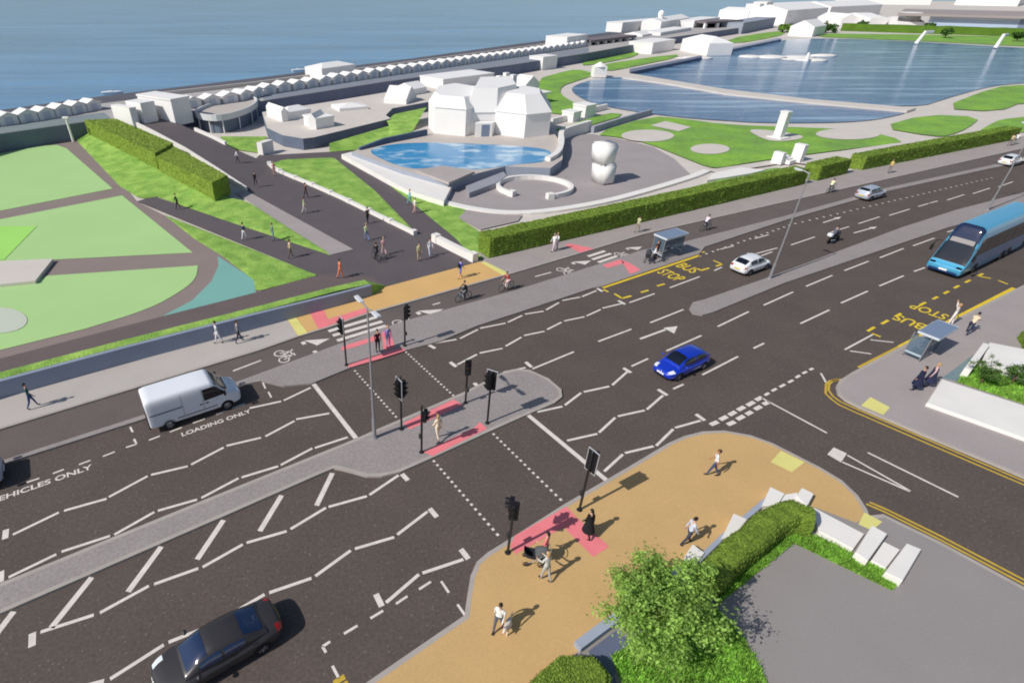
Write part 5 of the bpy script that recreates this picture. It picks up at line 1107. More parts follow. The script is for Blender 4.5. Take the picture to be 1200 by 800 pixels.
# ---- coach
def coach():
    f = (at(1085, 317)+at(1127, 327.5))/2; hdg = ROADA+math.pi-R(2); L, W, H = 13.0, 2.58, 4.4; h = L/2; hw = W/2
    e = empty('coach', f-hd(hdg)*(h-.3)+Vector((-.15, .1, 0)), hdg, 'light blue coach with a large raked black windscreen at the right bus stop', 'coach')
    P = mat('light_blue_coach_paint', C(76, 160, 198), 0.28, spec=.5, coat=.6); PS = mat('lilac_grey_side_panel', C(96, 122, 160), 0.3, spec=.5, coat=.5)
    wf = smooth_interp([-h, -h+.1, -h+.5, h-1.2, h-.35, h-.06, h], [hw*.94, hw*.98, hw, hw, hw*.98, hw*.95, hw*.90])
    zl = smooth_interp([-h, h-.3, h], [.32, .30, .36]); zm = lambda x: 1.15 if x < h-.9 else 1.15-.35*(x-(h-.9))/.9
    zh = smooth_interp([-h, -h+.12, -h+.5, h-2.2, h-1.75, h-1.55, h-.42, h-.25, h], [3.6, 3.9, H, H, H-.02, H-.16, 1.35, 1.12, .92])
    sh = Shell(-h, h, wf, zl, zm, zh, 7.0, 8, .05)
    xs = sorted(set(fr(-h, -h+.6, 10)+fr(-h+.6, h-2.2, 24)+fr(h-2.2, h, 50)))
    link('body', sh.mesh(0, 64, xs), P, e, smooth=True)
    link('windscreen', patch(lambda u, v: sh.top(u, v), fr(h-1.66, h-1.10, 8), fr(-.90, .90, 14), .016), mat('upper_windscreen', C(22, 34, 66), .06, spec=.8, coat=.8), e)
    link('windscreen', patch(lambda u, v: sh.top(u, v), fr(h-.97, h-.40, 8), fr(-.90, .90, 14), .016), M_GLASS, e)
    link('destination_band', patch(lambda u, v: sh.top(u, v), fr(h-1.095, h-.975, 3), fr(-.72, .72, 14), .02), mat('pale_band', C(146, 142, 142), .5), e)
    link('windscreen_surround', patch(lambda u, v: sh.top(u, v), fr(h-1.72, h-.36, 14), fr(-.95, .95, 14), .008), M_TRIM, e)
    for sg in (-1, 1):
        fw = lambda u, v: sh.side(u, 1.95+(min(3.42, zh(u)-.24)-1.95)*v, sg)
        xx = fr(-h+.7, h-1.45, 6)
        for a, b in zip(xx, xx[1:]): link('side_window', patch(fw, fr(a+.03, b-.03, 5), fr(0, 1, 5), .014, sg > 0), M_GLASS, e)
        link('side_panel', patch(lambda u, v: sh.side(u, v, sg), fr(-h+.5, h-1.2, 12), fr(1.02, 1.86, 4), .008, sg > 0), PS, e)
        for wx in (h-2.7, -h+3.2, -h+4.5): wheel(e, wx, sg*(hw-.16), .5, .3, sg, 8); arch(e, sh, wx, .5, sg)
        for a, b in ((h-4.6, h-3.5), (h-6.1, h-4.75), (h-7.6, h-6.25)): link('locker_hatch', patch(lambda u, v: sh.side(u, v, sg), fr(a, b, 3), fr(.42, .95, 3), .008, sg > 0), mat('locker', C(60, 132, 178), .35, coat=.4), e)
        bm = bmesh.new(); add_tube(bm, [(h-.75, sg*hw*.97, 2.75), (h-.25, sg*(hw+.2), 2.75), (h-.05, sg*(hw+.22), 2.45)], .035); add_box(bm, (h-.05, sg*(hw+.24), 2.15), (.12, .2, .5)); link('mirror', bm, M_TRIM, e)
        link('headlight', patch(lambda u, v: sh.top(u, sg*v), fr(h-.2, h-.03, 4), fr(.62, .95, 4), .014, sg < 0), M_GLASS, e)
        bm = bmesh.new(); add_box(bm, (-h-.0, sg*(hw-.2), 1.3), (.05, .16, .7)); link('tail_light', bm, M_TAIL, e)
    bm = bmesh.new(); add_box(bm, (h+.0, 0, .46), (.1, W*.82, .2)); bmesh.ops.bevel(bm, geom=bm.edges[:], offset=.04, segments=2, affect='EDGES'); link('front_bumper', bm, mat('navy_bumper', C(28, 52, 96), .4), e)
    bm = bmesh.new(); add_box(bm, (h+.06, 0, .62), (.03, .6, .16)); link('number_plate', bm, M_PLATE, e)
    bm = bmesh.new(); add_box(bm, (-h-.01, 0, 2.7), (.04, W*.78, .9)); link('rear_window', bm, M_GLASS, e)
    return e
coach()
# ---- two-wheelers
def bicycle(loc, heading, label, paint, group='bicycles on the cycle track'):
    e = empty('bicycle', loc, heading, label, 'bicycle', group); r = .34
    for x in (-.52, .52):
        bm = bmesh.new(); n = 24; pts = [Vector((x+math.cos(2*math.pi*k/n)*r, 0, r+math.sin(2*math.pi*k/n)*r)) for k in range(n+1)]; add_tube(bm, pts, .024, 6); w = link('wheel', bm, M_TYRE, e)
        bm = bmesh.new()
        for k in range(8):
            a = 2*math.pi*k/8; add_tube(bm, [(x, 0, r), (x+math.cos(a)*r*.95, 0, r+math.sin(a)*r*.95)], .006, 4)
        add_cyl(bm, (x, -.05, r), (x, .05, r), .03, seg=8); link('spokes', bm, M_RIM, w)
    bb, seat, head, hl = (-.08, 0, .30), (-.22, 0, .86), (.36, 0, .86), (.40, 0, .74)
    bm = bmesh.new()
    for a, b in ((bb, seat), (seat, head), (bb, hl), (bb, (-.52, 0, r)), (seat, (-.52, 0, r)), (head, hl), (hl, (.52, 0, r))): add_tube(bm, [a, b], .022, 6)
    link('frame', bm, paint, e)
    bm = bmesh.new(); add_tube(bm, [(.34, -.27, .98), (.40, -.1, 1.0), (.38, 0, 1.0), (.40, .1, 1.0), (.34, .27, .98)], .018, 6); add_tube(bm, [(.38, 0, 1.0), head], .018, 6); link('handlebar', bm, M_TRIM, e)
    bm = bmesh.new(); add_ball(bm, (-.24, 0, .94), (.14, .075, .035), 10, 6); add_tube(bm, [(-.22, 0, .92), seat], .016, 6); link('saddle', bm, M_TRIM, e)
    bm = bmesh.new(); add_box(bm, (-.06, .13, .15), (.1, .1, .025)); add_box(bm, (-.10, -.13, .46), (.1, .1, .025)); add_tube(bm, [(-.06, .1, .15), (-.08, .1, .30), (-.10, -.1, .46)], .014, 5); link('pedals', bm, M_TRIM, e)
    return e
def motorcycle(loc, heading, label):
    e = empty('motorcycle', loc, heading, label, 'motorcycle'); r = .31
    for x in (-.68, .70): wheel(e, x, 0, r, .15, 1, 5)
    bm = bmesh.new(); add_ball(bm, (.0, 0, .55), (.5, .18, .22), 14, 10); add_ball(bm, (.2, 0, .82), (.32, .19, .17), 14, 10); link('engine_and_tank', bm, mat('dark_bike_paint', C(52, 54, 66), .35, coat=.5), e)
    bm = bmesh.new(); add_ball(bm, (-.42, 0, .82), (.42, .16, .08), 12, 8); link('seat', bm, M_TRIM, e)
    bm = bmesh.new(); add_tube(bm, [(.40, .1, .95), (.70, .1, r)], .03); add_tube(bm, [(.40, -.1, .95), (.70, -.1, r)], .03); add_tube(bm, [(.30, -.38, 1.02), (.42, 0, 1.05), (.30, .38, 1.02)], .02); link('forks_and_handlebar', bm, M_CHROME, e)
    bm = bmesh.new(); add_ball(bm, (.62, 0, .92), (.16, .2, .22), 12, 8); link('fairing', bm, mat('bike_fairing', C(60, 62, 76), .3, coat=.5), e)
    bm = bmesh.new(); add_box(bm, (-.95, 0, 1.0), (.4, .46, .34)); bmesh.ops.bevel(bm, geom=bm.edges[:], offset=.06, segments=3, affect='EDGES'); link('top_box', bm, P_WHITE, e)
    bm = bmesh.new(); add_cyl(bm, (-.1, -.22, .35), (-.85, -.24, .48), .06, .07); link('exhaust', bm, M_CHROME, e)
    return e
def pram(loc, heading, label, hood):
    e = empty('pram', loc, heading, label, 'pram'); 
    for x, r in ((-.32, .16), (.36, .12)):
        for y in (-.24, .24):
            bm = bmesh.new(); n = 14; add_tube(bm, [Vector((x+math.cos(2*math.pi*k/n)*r, y, r+math.sin(2*math.pi*k/n)*r)) for k in range(n+1)], .025, 5); add_cyl(bm, (x, y-.02, r), (x, y+.02, r), r*.4, seg=8); link('wheel', bm, M_TYRE, e)
    bm = bmesh.new()
    for y in (-.24, .24): add_tube(bm, [(.36, y, .12), (-.1, y, .55), (-.62, y, 1.0)], .016); add_tube(bm, [(-.32, y, .16), (-.05, y, .5)], .016)
    add_tube(bm, [(-.62, -.24, 1.0), (-.66, 0, 1.02), (-.62, .24, 1.0)], .02); link('frame', bm, M_GALV, e)
    bm = bmesh.new(); st = [(-.35, .62, .16), (-.3, .45, .22), (0, .40, .24), (.35, .48, .22), (.48, .62, .18)]
    rows = [[bm.verts.new(v) for v in ((x, -w, z+.25), (x, -w*.8, z), (x, w*.8, z), (x, w, z+.25))] for x, z, w in st]
    for a, b in zip(rows, rows[1:]):
        for k in range(3): bm.faces.new((a[k], a[k+1], b[k+1], b[k]))
    bm.faces.new(rows[0]); bm.faces.new(rows[-1]); bmesh.ops.recalc_face_normals(bm, faces=bm.faces[:]); link('seat', bm, mat('pram_dark_fabric', C(48, 50, 58), .85), e)
    bm = bmesh.new(); n = 7; rows = []
    for i in range(n):
        a = R(-10+i*17); rows.append([bm.verts.new((-.32+math.cos(math.pi-a)*0+math.sin(a)*.42-.1, math.cos(math.pi*k/6)*.26, .70+math.cos(a)*.36*math.sin(math.pi*k/6)+.02)) for k in range(7)])
    for a, b in zip(rows, rows[1:]):
        for k in range(6): bm.faces.new((a[k], a[k+1], b[k+1], b[k])).smooth = True
    link('hood', bm, hood, e)
    return e
# ================================================================== PEOPLE
def _dir(a): return Vector((math.sin(a), 0, -math.cos(a)))
PERSON_CACHE = {}
def build_pose(key, lean=0.04, legs=((.35, .15), (-.3, .35)), arms=((-.4, .25, .1), (.35, .35, .1)), pelvis=None, head=0.0):
    """one continuous skinned body for a pose. legs: (hip pitch, knee bend); arms: (shoulder pitch, elbow bend, outward)"""
    if key in PERSON_CACHE: return PERSON_CACHE[key]
    V_, E_, Rr, own = [], [], [], []
    def add(p, r, parent=None, o='torso'):
        V_.append(Vector(p)); Rr.append(r); own.append(o)
        if parent is not None: E_.append((parent, len(V_)-1))
        return len(V_)-1
    up = Vector((math.sin(lean), 0, math.cos(lean))); fwd = Vector((math.cos(lean), 0, -math.sin(lean)))
    pel = Vector((0, 0, 0))
    i0 = add(pel, .125); i1 = add(pel+up*.16, .115, i0); i2 = add(pel+up*.33, .14, i1); i3 = add(pel+up*.46, .115, i2); i4 = add(pel+up*.55, .055, i3, 'neck')
    hd_ = Vector((math.sin(lean*.45+head), 0, math.cos(lean*.45+head))); i5 = add(pel+up*.55+hd_*.08, .058, i4, 'neck')
    joints = {}
    for sg, (hp, kb) in zip((1, -1), legs):
        hip = pel+Vector((0, sg*.095, -.04)); kn = hip+_dir(hp)*.43+Vector((0, sg*.01, 0)); an = kn+_dir(hp-kb)*.42; 
        fd = Vector((math.cos(hp-kb), 0, math.sin(hp-kb))); ft = fd if abs(hp-kb) < .9 else Vector((1, 0, 0))
        a = add(hip, .10, i0, 'thigh'); b = add(hip.lerp(kn, .45), .083, a, 'thigh'); c = add(kn, .06, b, 'thigh'); d = add(kn.lerp(an, .35), .058, c, 'shin'); f = add(an, .038, d, 'shin')
        g = add(an+ft*.02+Vector((0, 0, -.055)), .042, f, 'foot'); add(an+ft*.16+Vector((0, 0, -.07)), .034, g, 'foot'); joints['ank%d' % sg] = an
    hands = []
    for sg, (sp, eb, out) in zip((1, -1), arms):
        sh = pel+up*.47+Vector((0, sg*.17, 0)); 
        def ad(a): v = _dir(a); v = Vector((v.x, sg*out, v.z)); return v.normalized()
        el = sh+ad(sp)*.28; wv = _dir(sp+eb); wv = Vector((wv.x, sg*out*.3, wv.z)).normalized(); wr = el+wv*.25; 
        a = add(sh, .062, i3, 'arm'); b = add(el, .043, a, 'arm'); c = add(el.lerp(wr, .4), .041, b, 'fore'); d = add(wr, .028, c, 'fore'); e2 = add(wr+wv*.07, .032, d, 'hand'); hands.append((wr, wv, sg))
    me = bpy.data.meshes.new('skel'); me.from_pydata([tuple(v) for v in V_], E_, []); o = bpy.data.objects.new('skel', me); COL.objects.link(o)
    sk = o.modifiers.new('s', 'SKIN'); sk.use_smooth_shade = True; sk.branch_smoothing = .4
    for i, v in enumerate(me.skin_vertices[0].data):
        r = Rr[i]; v.radius = (r, r); v.use_root = (i == 0)
        if own[i] == 'torso': v.radius = (r*1.25, r*.86) if False else (r, r)
    sb = o.modifiers.new('b', 'SUBSURF'); sb.levels = 1; sb.render_levels = 1
    bpy.context.view_layer.update(); ev = bpy.data.meshes.new_from_object(o.evaluated_get(bpy.context.evaluated_depsgraph_get()))
    bpy.data.objects.remove(o)
    bm = bmesh.new(); bm.from_mesh(ev); bpy.data.meshes.remove(ev)
    # broaden the shoulders and flatten the torso
    for v in bm.verts:
        t = (v.co-pel).dot(up)
        if -.1 < t < .5 and abs(v.co.y) < .2 and (v.co-(pel+up*t)).length < .24:
            v.co.y *= 1.22 if t > .2 else 1.12; f_ = (v.co-pel).dot(fwd); v.co -= fwd*(f_*.14)
    segs = [(V_[a], V_[b], own[b]) for a, b in E_]
    mi = {'torso': 1, 'neck': 0, 'thigh': 2, 'shin': 6, 'foot': 3, 'arm': 1, 'fore': 4, 'hand': 0}
    for f in bm.faces:
        c = f.calc_center_median(); best = (9, 'torso')
        for a, b, nm in segs:
            ab = b-a; t = max(0, min(1, (c-a).dot(ab)/ab.dot(ab))); d = (c-a-ab*t).length
            if d < best[0]: best = (d, nm)
        nm = best[1]
        if nm == 'torso' and (c-pel).dot(up) < .02: nm = 'thigh'
        f.material_index = mi[nm]; f.smooth = True
    # head with face
    hc = pel+up*.55+hd_*.20; hm = Matrix.Translation(hc) @ Matrix.Rotation(lean*.45+head, 4, 'Y')
    r = bmesh.ops.create_uvsphere(bm, u_segments=16, v_segments=12, radius=1)
    for v in r['verts']:
        q = v.co.copy(); w_ = .074*(1-.18*max(0, -q.z)); x = q.x*.096; 
        if q.z < -.2 and q.x > 0: x += .012*(-q.z)
        if abs(q.y) < .25 and q.x > .8 and -.35 < q.z < .1: x += .016
        v.co = hm @ Vector((x, q.y*w_, q.z*.122))
        for f in v.link_faces: f.material_index = 0; f.smooth = True
    for sg in (-1, 1):
        add_ball(bm, None, (.012, .014, .01), 8, 6, 5, hm @ Matrix.Translation((.084, sg*.031, .012))); add_ball(bm, None, (.022, .01, .03), 8, 6, 0, hm @ Matrix.Translation((0, sg*.076, 0)))
        add_box(bm, None, (.01, .03, .006), mi=5, mtx=hm @ Matrix.Translation((.087, sg*.031, .032)))
    add_ball(bm, None, (.024, .013, .018), 8, 6, 0, hm @ Matrix.Translation((.098, 0, -.016))); add_ball(bm, None, (.008, .024, .007), 8, 6, 7, hm @ Matrix.Translation((.092, 0, -.058)))
    # fingers and thumb, curled a little
    for wr, wv, sg in hands:
        side = Vector((0, 1, 0)); nrm_ = wv.cross(side).normalized(); acr = nrm_.cross(wv) if False else Vector((1, 0, 0)) - wv*wv.x
        acr = acr.normalized() if acr.length > .2 else Vector((0, 1, 0)); inn = Vector((0, -sg, 0)) if abs(acr.y) < .5 else Vector((0, 0, -1))
        for k, ln_ in enumerate((.062, .074, .07, .054)):
            b = wr+wv*.075+acr*(.026-.0175*k); add_tube(bm, [b-wv*.02, b+wv*ln_*.45+inn*.006, b+wv*ln_*.8+inn*.026, b+wv*ln_*.85+inn*.042], [.0095, .009, .008, .006], 5, 0)
        b = wr+wv*.04+acr*.026; add_tube(bm, [b-acr*.01, b+acr*.024+wv*.02+inn*.01, b+acr*.03+wv*.05+inn*.02], [.011, .010, .007], 5, 0)
    zmin = min(v.co.z for v in bm.verts); lift = -zmin if pelvis is None else pelvis
    bmesh.ops.translate(bm, verts=bm.verts[:], vec=(0, 0, lift)); me = bpy.data.meshes.new('person'); bm.to_mesh(me); bm.free()
    dm = M_TRIM
    for _ in range(8): me.materials.append(dm)
    hm = Matrix.Translation((0, 0, lift)) @ hm
    # hair: short cap and long
    hairs = {}
    for nm in ('short', 'long', 'helmet'):
        hb = bmesh.new(); r = bmesh.ops.create_uvsphere(hb, u_segments=16, v_segments=10, radius=1); kill = []
        for v in r['verts']:
            q = v.co.copy(); s = (.106, .084, .134) if nm != 'helmet' else (.122, .098, .14)
            lim = (.30 if q.x > .35 else -.35) if nm == 'short' else (.32 if q.x > .3 else -1.2) if nm == 'long' else (.2 if q.x > .3 else -.05)
            if q.z < lim: 
                if nm == 'long' and q.x <= .3: pass
                else: kill.append(v); 
            z = q.z*s[2]
            if nm == 'long' and q.z < -.1: z = q.z*.2
            v.co = hm @ Vector((q.x*s[0]-.008, q.y*s[1], z+.004))
        bmesh.ops.delete(hb, geom=kill, context='VERTS')
        hme = bpy.data.meshes.new('hair'); hb.to_mesh(hme); hb.free(); hme.materials.append(dm)
        for p in hme.polygons: p.use_smooth = True
        hairs[nm] = hme
    PERSON_CACHE[key] = (me, hairs, lift, up, pel)
    return PERSON_CACHE[key]
POSES = {
    'walk': dict(lean=.05, legs=((.30, .08), (-.24, .26)), arms=((-.32, .2, .12), (.30, .3, .12))),
    'stroll': dict(lean=.04, legs=((-.22, .25), (.28, .08)), arms=((.28, .3, .12), (-.25, .2, .12))),
    'stand': dict(lean=.02, legs=((.04, .06), (-.04, .04)), arms=((.05, .2, .14), (.02, .25, .14))),
    'push': dict(lean=.10, legs=((.18, .08), (-.2, .2)), arms=((.35, .95, .06), (.35, .95, .06))),
    'hold': dict(lean=.03, legs=((.1, .08), (-.1, .06)), arms=((.15, 1.5, .1), (.0, .2, .14))),
    'wave': dict(lean=.03, legs=((.1, .08), (-.08, .1)), arms=((2.7, .2, .4), (2.2, .5, .5))),
    'cycle': dict(lean=.62, legs=((1.25, 1.15), (.62, .70)), arms=((.78, .18, .08), (.78, .18, .08)), pelvis=.99, head=-.25),
    'cycle_up': dict(lean=.40, legs=((.70, .78), (1.28, 1.18)), arms=((.80, .35, .1), (.80, .35, .1)), pelvis=.99, head=-.1),
    'moto': dict(lean=.28, legs=((1.15, 1.25), (1.15, 1.25)), arms=((.75, .35, .2), (.75, .35, .2)), pelvis=1.0, head=-.05),
    'sit': dict(lean=.02, legs=((1.45, 1.45), (1.5, 1.4)), arms=((.35, .9, .08), (.3, 1.0, .08)), pelvis=.66),
    'bend': dict(lean=.55, legs=((.5, .35), (-.35, .2)), arms=((.9, .4, .1), (.7, .5, .1)), head=-.2),
}
SKIN = [mat('skin_light', C(206, 160, 134), .6), mat('skin_tan', C(176, 126, 96), .6), mat('skin_brown', C(120, 80, 58), .6)]
HAIRC = {'black': mat('black_hair', C(28, 24, 24), .6), 'brown': mat('brown_hair', C(70, 48, 34), .6), 'blond': mat('blond_hair', C(176, 142, 92), .6), 'grey': mat('grey_hair', C(150, 148, 146), .6), 'white_helmet': mat('white_helmet', C(226, 226, 226), .35, coat=.4), 'dark_helmet': mat('dark_helmet', C(36, 36, 44), .3, coat=.6)}
def cloth(c): return mat('cloth_%d_%d_%d' % c, C(*c), .9, var=.06, vscale=6)
M_EYE = mat('dark_eye', C(30, 26, 26), .4); M_MOUTH = mat('lips', C(160, 86, 80), .6)
def person(px, py, z, heading, label, pose, top, bottom, hair='brown', style='short', shoe=(44, 42, 44), skin=0, short_sleeve=False, bare_legs=False, scale=1.0, loc=None, group=None, coat=None, bag=None):
    me, hairs, lift, up, pel = build_pose(pose, **POSES[pose]); o = bpy.data.objects.new('person', me); COL.objects.link(o)
    o.location = loc if loc is not None else at(px, py, z); o.rotation_euler = (0, 0, heading); o.scale = (scale,)*3
    sk = SKIN[skin]; ms = [sk, cloth(top), cloth(bottom), cloth(shoe), sk if short_sleeve else cloth(top), M_EYE, sk if bare_legs else cloth(bottom), M_MOUTH]
    for s, m in zip(o.material_slots, ms): s.link = 'OBJECT'; s.material = m
    h = bpy.data.objects.new('helmet' if style == 'helmet' else 'hair', hairs[style]); COL.objects.link(h); h.parent = o; h.material_slots[0].link = 'OBJECT'; h.material_slots[0].material = HAIRC[hair]
    if coat:
        bm = bmesh.new(); n = 18; rows = []
        for zz_, rx, ry in ((lift+.44, .135, .20), (lift+.2, .15, .19), (lift, .19, .21), (lift-.25, .24, .25), (lift-.52, .30, .30)):
            c = Vector((math.tan(.04)*(zz_-lift), 0, zz_)); rows.append([bm.verts.new(c+Vector((math.cos(2*math.pi*k/n)*rx*(1+.05*math.sin(5*k)), math.sin(2*math.pi*k/n)*ry, 0))) for k in range(n)])
        for a, b in zip(rows, rows[1:]):
            for k in range(n): bm.faces.new((a[k], a[(k+1) % n], b[(k+1) % n], b[k])).smooth = True
        link('coat', bm, cloth(coat), o)
    if bag:
        bm = bmesh.new(); c = pel+up*.28+Vector((-.19, 0, lift)); add_box(bm, c, (.15, .28, .4)); bmesh.ops.bevel(bm, geom=bm.edges[:], offset=.05, segments=2, affect='EDGES'); link('backpack', bm, cloth(bag), o)
    return tag(o, label, 'person', group)
g1 = 'people on the far pavements and park paths'; g2 = 'people at the crossing and near corner'
IN = ROADA+math.pi; OUT = ROADA; SEA = ROADA+math.pi/2; LAND = ROADA-math.pi/2
person(40, 477.5, KZ, OUT, 'person in a dark green top and blue trousers walking alone on the left pavement', 'walk', (52, 96, 92), (58, 76, 120), 'black', group=g1)
person(257, 402, KZ, IN, 'person all in white walking beside the retaining wall', 'stroll', (228, 228, 230), (222, 222, 226), 'black', group=g1)
person(281, 401, KZ, OUT, 'person in grey with dark trousers walking just right of the person in white', 'walk', (132, 134, 142), (54, 56, 70), 'brown', group=g1)
person(209, 245, .1, IN, 'person in black on the dark park path below the hedge end', 'walk', (36, 38, 44), (34, 34, 40), 'black', group=g1)
person(287, 281, .1, OUT+.6, 'person with a dark navy top and white trousers on the park path', 'stroll', (44, 52, 84), (222, 222, 226), 'black', group=g1)
person(321, 282, .1, IN, 'person in teal-grey with a bent arm at the edge of the grass bank', 'hold', (112, 140, 142), (120, 140, 146), 'brown', group=g1)
person(341, 302, .1, OUT, 'person in a beige top with dark sleeves on the park path', 'walk', (196, 178, 150), (96, 84, 78), 'brown', group=g1)
person(399, 326, .08, OUT, 'person dressed all in orange on the lower plaza', 'stroll', (224, 118, 78), (220, 128, 92), 'brown', group=g1)
person(300, 218, .25, IN+1, 'person in black halfway up the dark ramp', 'stroll', (30, 30, 36), (34, 34, 40), 'black', group=g1)
person(322, 206, .1, LAND, 'person in pale pink at the end of the white garden wall', 'stand', (214, 150, 142), (206, 160, 148), 'blond', group=g1)
person(279, 191, .5, IN, 'person in a white top and dark trousers high on the ramp', 'walk', (226, 226, 230), (54, 58, 84), 'black', group=g1)
person(359, 232, .08, OUT, 'person in a dark maroon top on the ramp foot', 'stroll', (74, 34, 42), (40, 32, 38), 'black', group=g1)
person(357, 250, .08, OUT-.4, 'person in a pale green top beside the one in maroon', 'walk', (178, 214, 138), (196, 196, 188), 'brown', short_sleeve=True, group=g1)
person(431, 262, .08, SEA, 'person in black close to the white garden wall', 'stroll', (38, 34, 38), (42, 40, 44), 'brown', group=g1)
person(430, 282, .08, SEA, 'person in a pale lime top and light blue jeans on the plaza', 'walk', (206, 220, 164), (124, 148, 196), 'blond', group=g1)
person(503.5, 300.5, .08, LAND, 'person in white beside the one in beige on the plaza', 'stroll', (226, 228, 236), (196, 202, 222), 'black', group=g1)
person(491, 305.5, .08, LAND, 'person in pale beige on the plaza near the white wall pier', 'stand', (206, 198, 158), (196, 176, 146), 'black', group=g1)
person(480, 240, .08, OUT, 'tall person in pale teal on the narrow park path', 'stroll', (120, 184, 188), (110, 168, 176), 'blond', group=g1)
person(486, 250, .08, OUT, 'person in white and pink on the narrow park path', 'walk', (236, 226, 220), (226, 170, 160), 'blond', group=g1)
person(539, 326, KZ, OUT, 'person in a bright blue top with bare legs on the buff paving', 'walk', (84, 104, 206), (96, 112, 190), 'brown', short_sleeve=True, bare_legs=True, bag=(40, 42, 46), group=g1)
person(746, 272.5, KZ, OUT, 'person in pale khaki beside the long hedge', 'stroll', (188, 190, 150), (150, 138, 120), 'brown', group=g1)
person(1041, 203, KZ, IN, 'person in yellow-beige in front of the right hand hedge', 'hold', (206, 182, 112), (128, 118, 116), 'brown', group=g1)
person(1182, 171, KZ, OUT, 'person in beige at the right end of the far hedge', 'stroll', (196, 178, 140), (104, 100, 104), 'brown', group=g1)
person(1188, 169.5, KZ, OUT, 'person in white at the right end of the far hedge', 'walk', (232, 232, 234), (120, 120, 128), 'grey', group=g1)
person(513, 515, KZ, SEA, 'person in cream standing between the pink strips on the median', 'stroll', (236, 216, 186), (232, 214, 190), 'blond', 'long', group=g2)
person(443, 412, KZ, LAND, 'person in dark red and black waiting at the upper kerb', 'stand', (86, 34, 46), (34, 34, 38), 'black', group=g2)
person(455, 407, KZ, LAND, 'person in lilac waiting at the upper kerb right of the one in dark red', 'stand', (148, 140, 204), (176, 172, 204), 'blond', 'long', group=g2)
person(833, 557, KZ, SEA+.5, 'person in a white shirt and blue jeans walking on the buff corner near the road', 'walk', (226, 228, 232), (64, 78, 112), 'brown', short_sleeve=True, skin=1, group=g2)
person(803, 637, KZ, OUT-.5, 'person in a pale blue shirt and dark trousers beside the first planter pier', 'walk', (200, 208, 226), (62, 64, 82), 'black', group=g2)
person(687, 628, KZ, SEA, 'person in a long black coat on the pink paving', 'stroll', (28, 26, 30), (40, 32, 40), 'black', group=g2, coat=(30, 28, 32))
person(583, 738, KZ, IN+.5, 'person in a white top and grey trousers walking a white dog', 'stroll', (232, 232, 230), (92, 96, 106), 'black', group=g2)
person(638, 679, KZ, SEA, 'person in mottled white and grey clothes beside the pram', 'push', (200, 200, 196), (176, 176, 172), 'blond', 'long', group=g2)
person(637, 655, KZ, SEA+.4, 'person in pink and black behind the pram', 'hold', (222, 130, 130), (34, 34, 38), 'black', group=g2)
person(1070, 457, KZ, SEA, 'person in a long navy coat with pale hair, left of two below the right shelter', 'stand', (36, 40, 70), (34, 36, 60), 'black', group=g2, coat=(34, 38, 66))
person(1085, 453, KZ, SEA+.3, 'person in a navy coat and pink scarf, right of two below the right shelter', 'stand', (206, 176, 178), (38, 40, 66), 'blond', group=g2, coat=(40, 44, 74))
person(1132, 391, KZ, OUT, 'person in a beige top and navy trousers bending beside the right shelter', 'bend', (222, 196, 166), (44, 50, 76), 'black', group=g2)
person(1112, 381, KZ, SEA, 'person in white with both arms raised at the bus stop kerb', 'wave', (236, 228, 224), (230, 222, 220), 'blond', group=g2)
person(767, 303, KZ, LAND, 'person in black with a dark red top at the far bus shelter', 'stand', (84, 34, 44), (36, 36, 42), 'black', group=g1)
person(764, 309, KZ, LAND+.5, 'person in a white jacket pushing a pram at the far bus shelter', 'push', (232, 232, 234), (56, 58, 66), 'brown', group=g1)
pram(at(758, 306.5, KZ), IN+.6, 'dark pram at the far bus shelter kerb', cloth((64, 66, 72)))
pram(at(625, 658, KZ), SEA+.9, 'dark pram with a grey hood on the buff corner', cloth((88, 90, 92)))
person(652, 293.5, KZ, IN, 'person in white with lilac trousers walking at the long hedge', 'push', (238, 232, 236), (150, 136, 160), 'blond', group=g1)
person(648, 294.5, KZ, IN, 'person in a white coat left of the one with lilac trousers at the hedge', 'walk', (240, 238, 240), (214, 196, 204), 'grey', group=g1)
# riders and their machines
def rider(px, py, z, hdg, blabel, plabel, paint, top, bottom, pose='cycle', hair='brown', style='short', short=True):
    p = at(px, py, z); bicycle(p, hdg, blabel, mat('bike_%d_%d_%d' % paint, C(*paint), .35, coat=.4))
    person(0, 0, 0, hdg, plabel, pose, top, bottom, hair, style, loc=p+hd(hdg)*(-.26), short_sleeve=short, group='cyclists')
rider(543, 352, .01, IN+.05, 'pale blue bicycle under the cyclist in black', 'cyclist dressed all in black on the cycle track', (176, 200, 214), (22, 22, 24), (24, 24, 26), 'cycle_up', 'black', short=False)
rider(593, 340, .01, IN+.05, 'white bicycle under the cyclist in red', 'cyclist in a red top on the cycle track', (222, 222, 224), (196, 62, 62), (222, 190, 186), 'cycle')
rider(826, 270, .01, OUT-.05, 'pale bicycle under the cyclist in white right of the far shelter', 'cyclist in a white and lilac top right of the far shelter', (196, 200, 204), (230, 214, 226), (52, 50, 64), 'cycle')
rider(972, 226, .01, OUT-.08, 'dark bicycle under the cyclist in pale yellow', 'cyclist in a pale yellow top above the silver-grey car', (70, 72, 78), (228, 232, 188), (90, 86, 84), 'cycle_up')
rider(441, 305, .08, SEA, 'dark bicycle on the plaza beside the person in pink', 'cyclist in black on the plaza beside the person in pink', (40, 40, 44), (38, 38, 42), (44, 44, 48), 'cycle_up', 'black', short=False)
person(450, 299, .08, SEA, 'person in pink on the plaza beside the cyclist in black', 'walk', (226, 170, 178), (228, 190, 190), 'blond', short_sleeve=True, group=g1)
p = at(975, 284); motorcycle(p, OUT-.05, 'dark motorcycle with a white top box on the far carriageway')
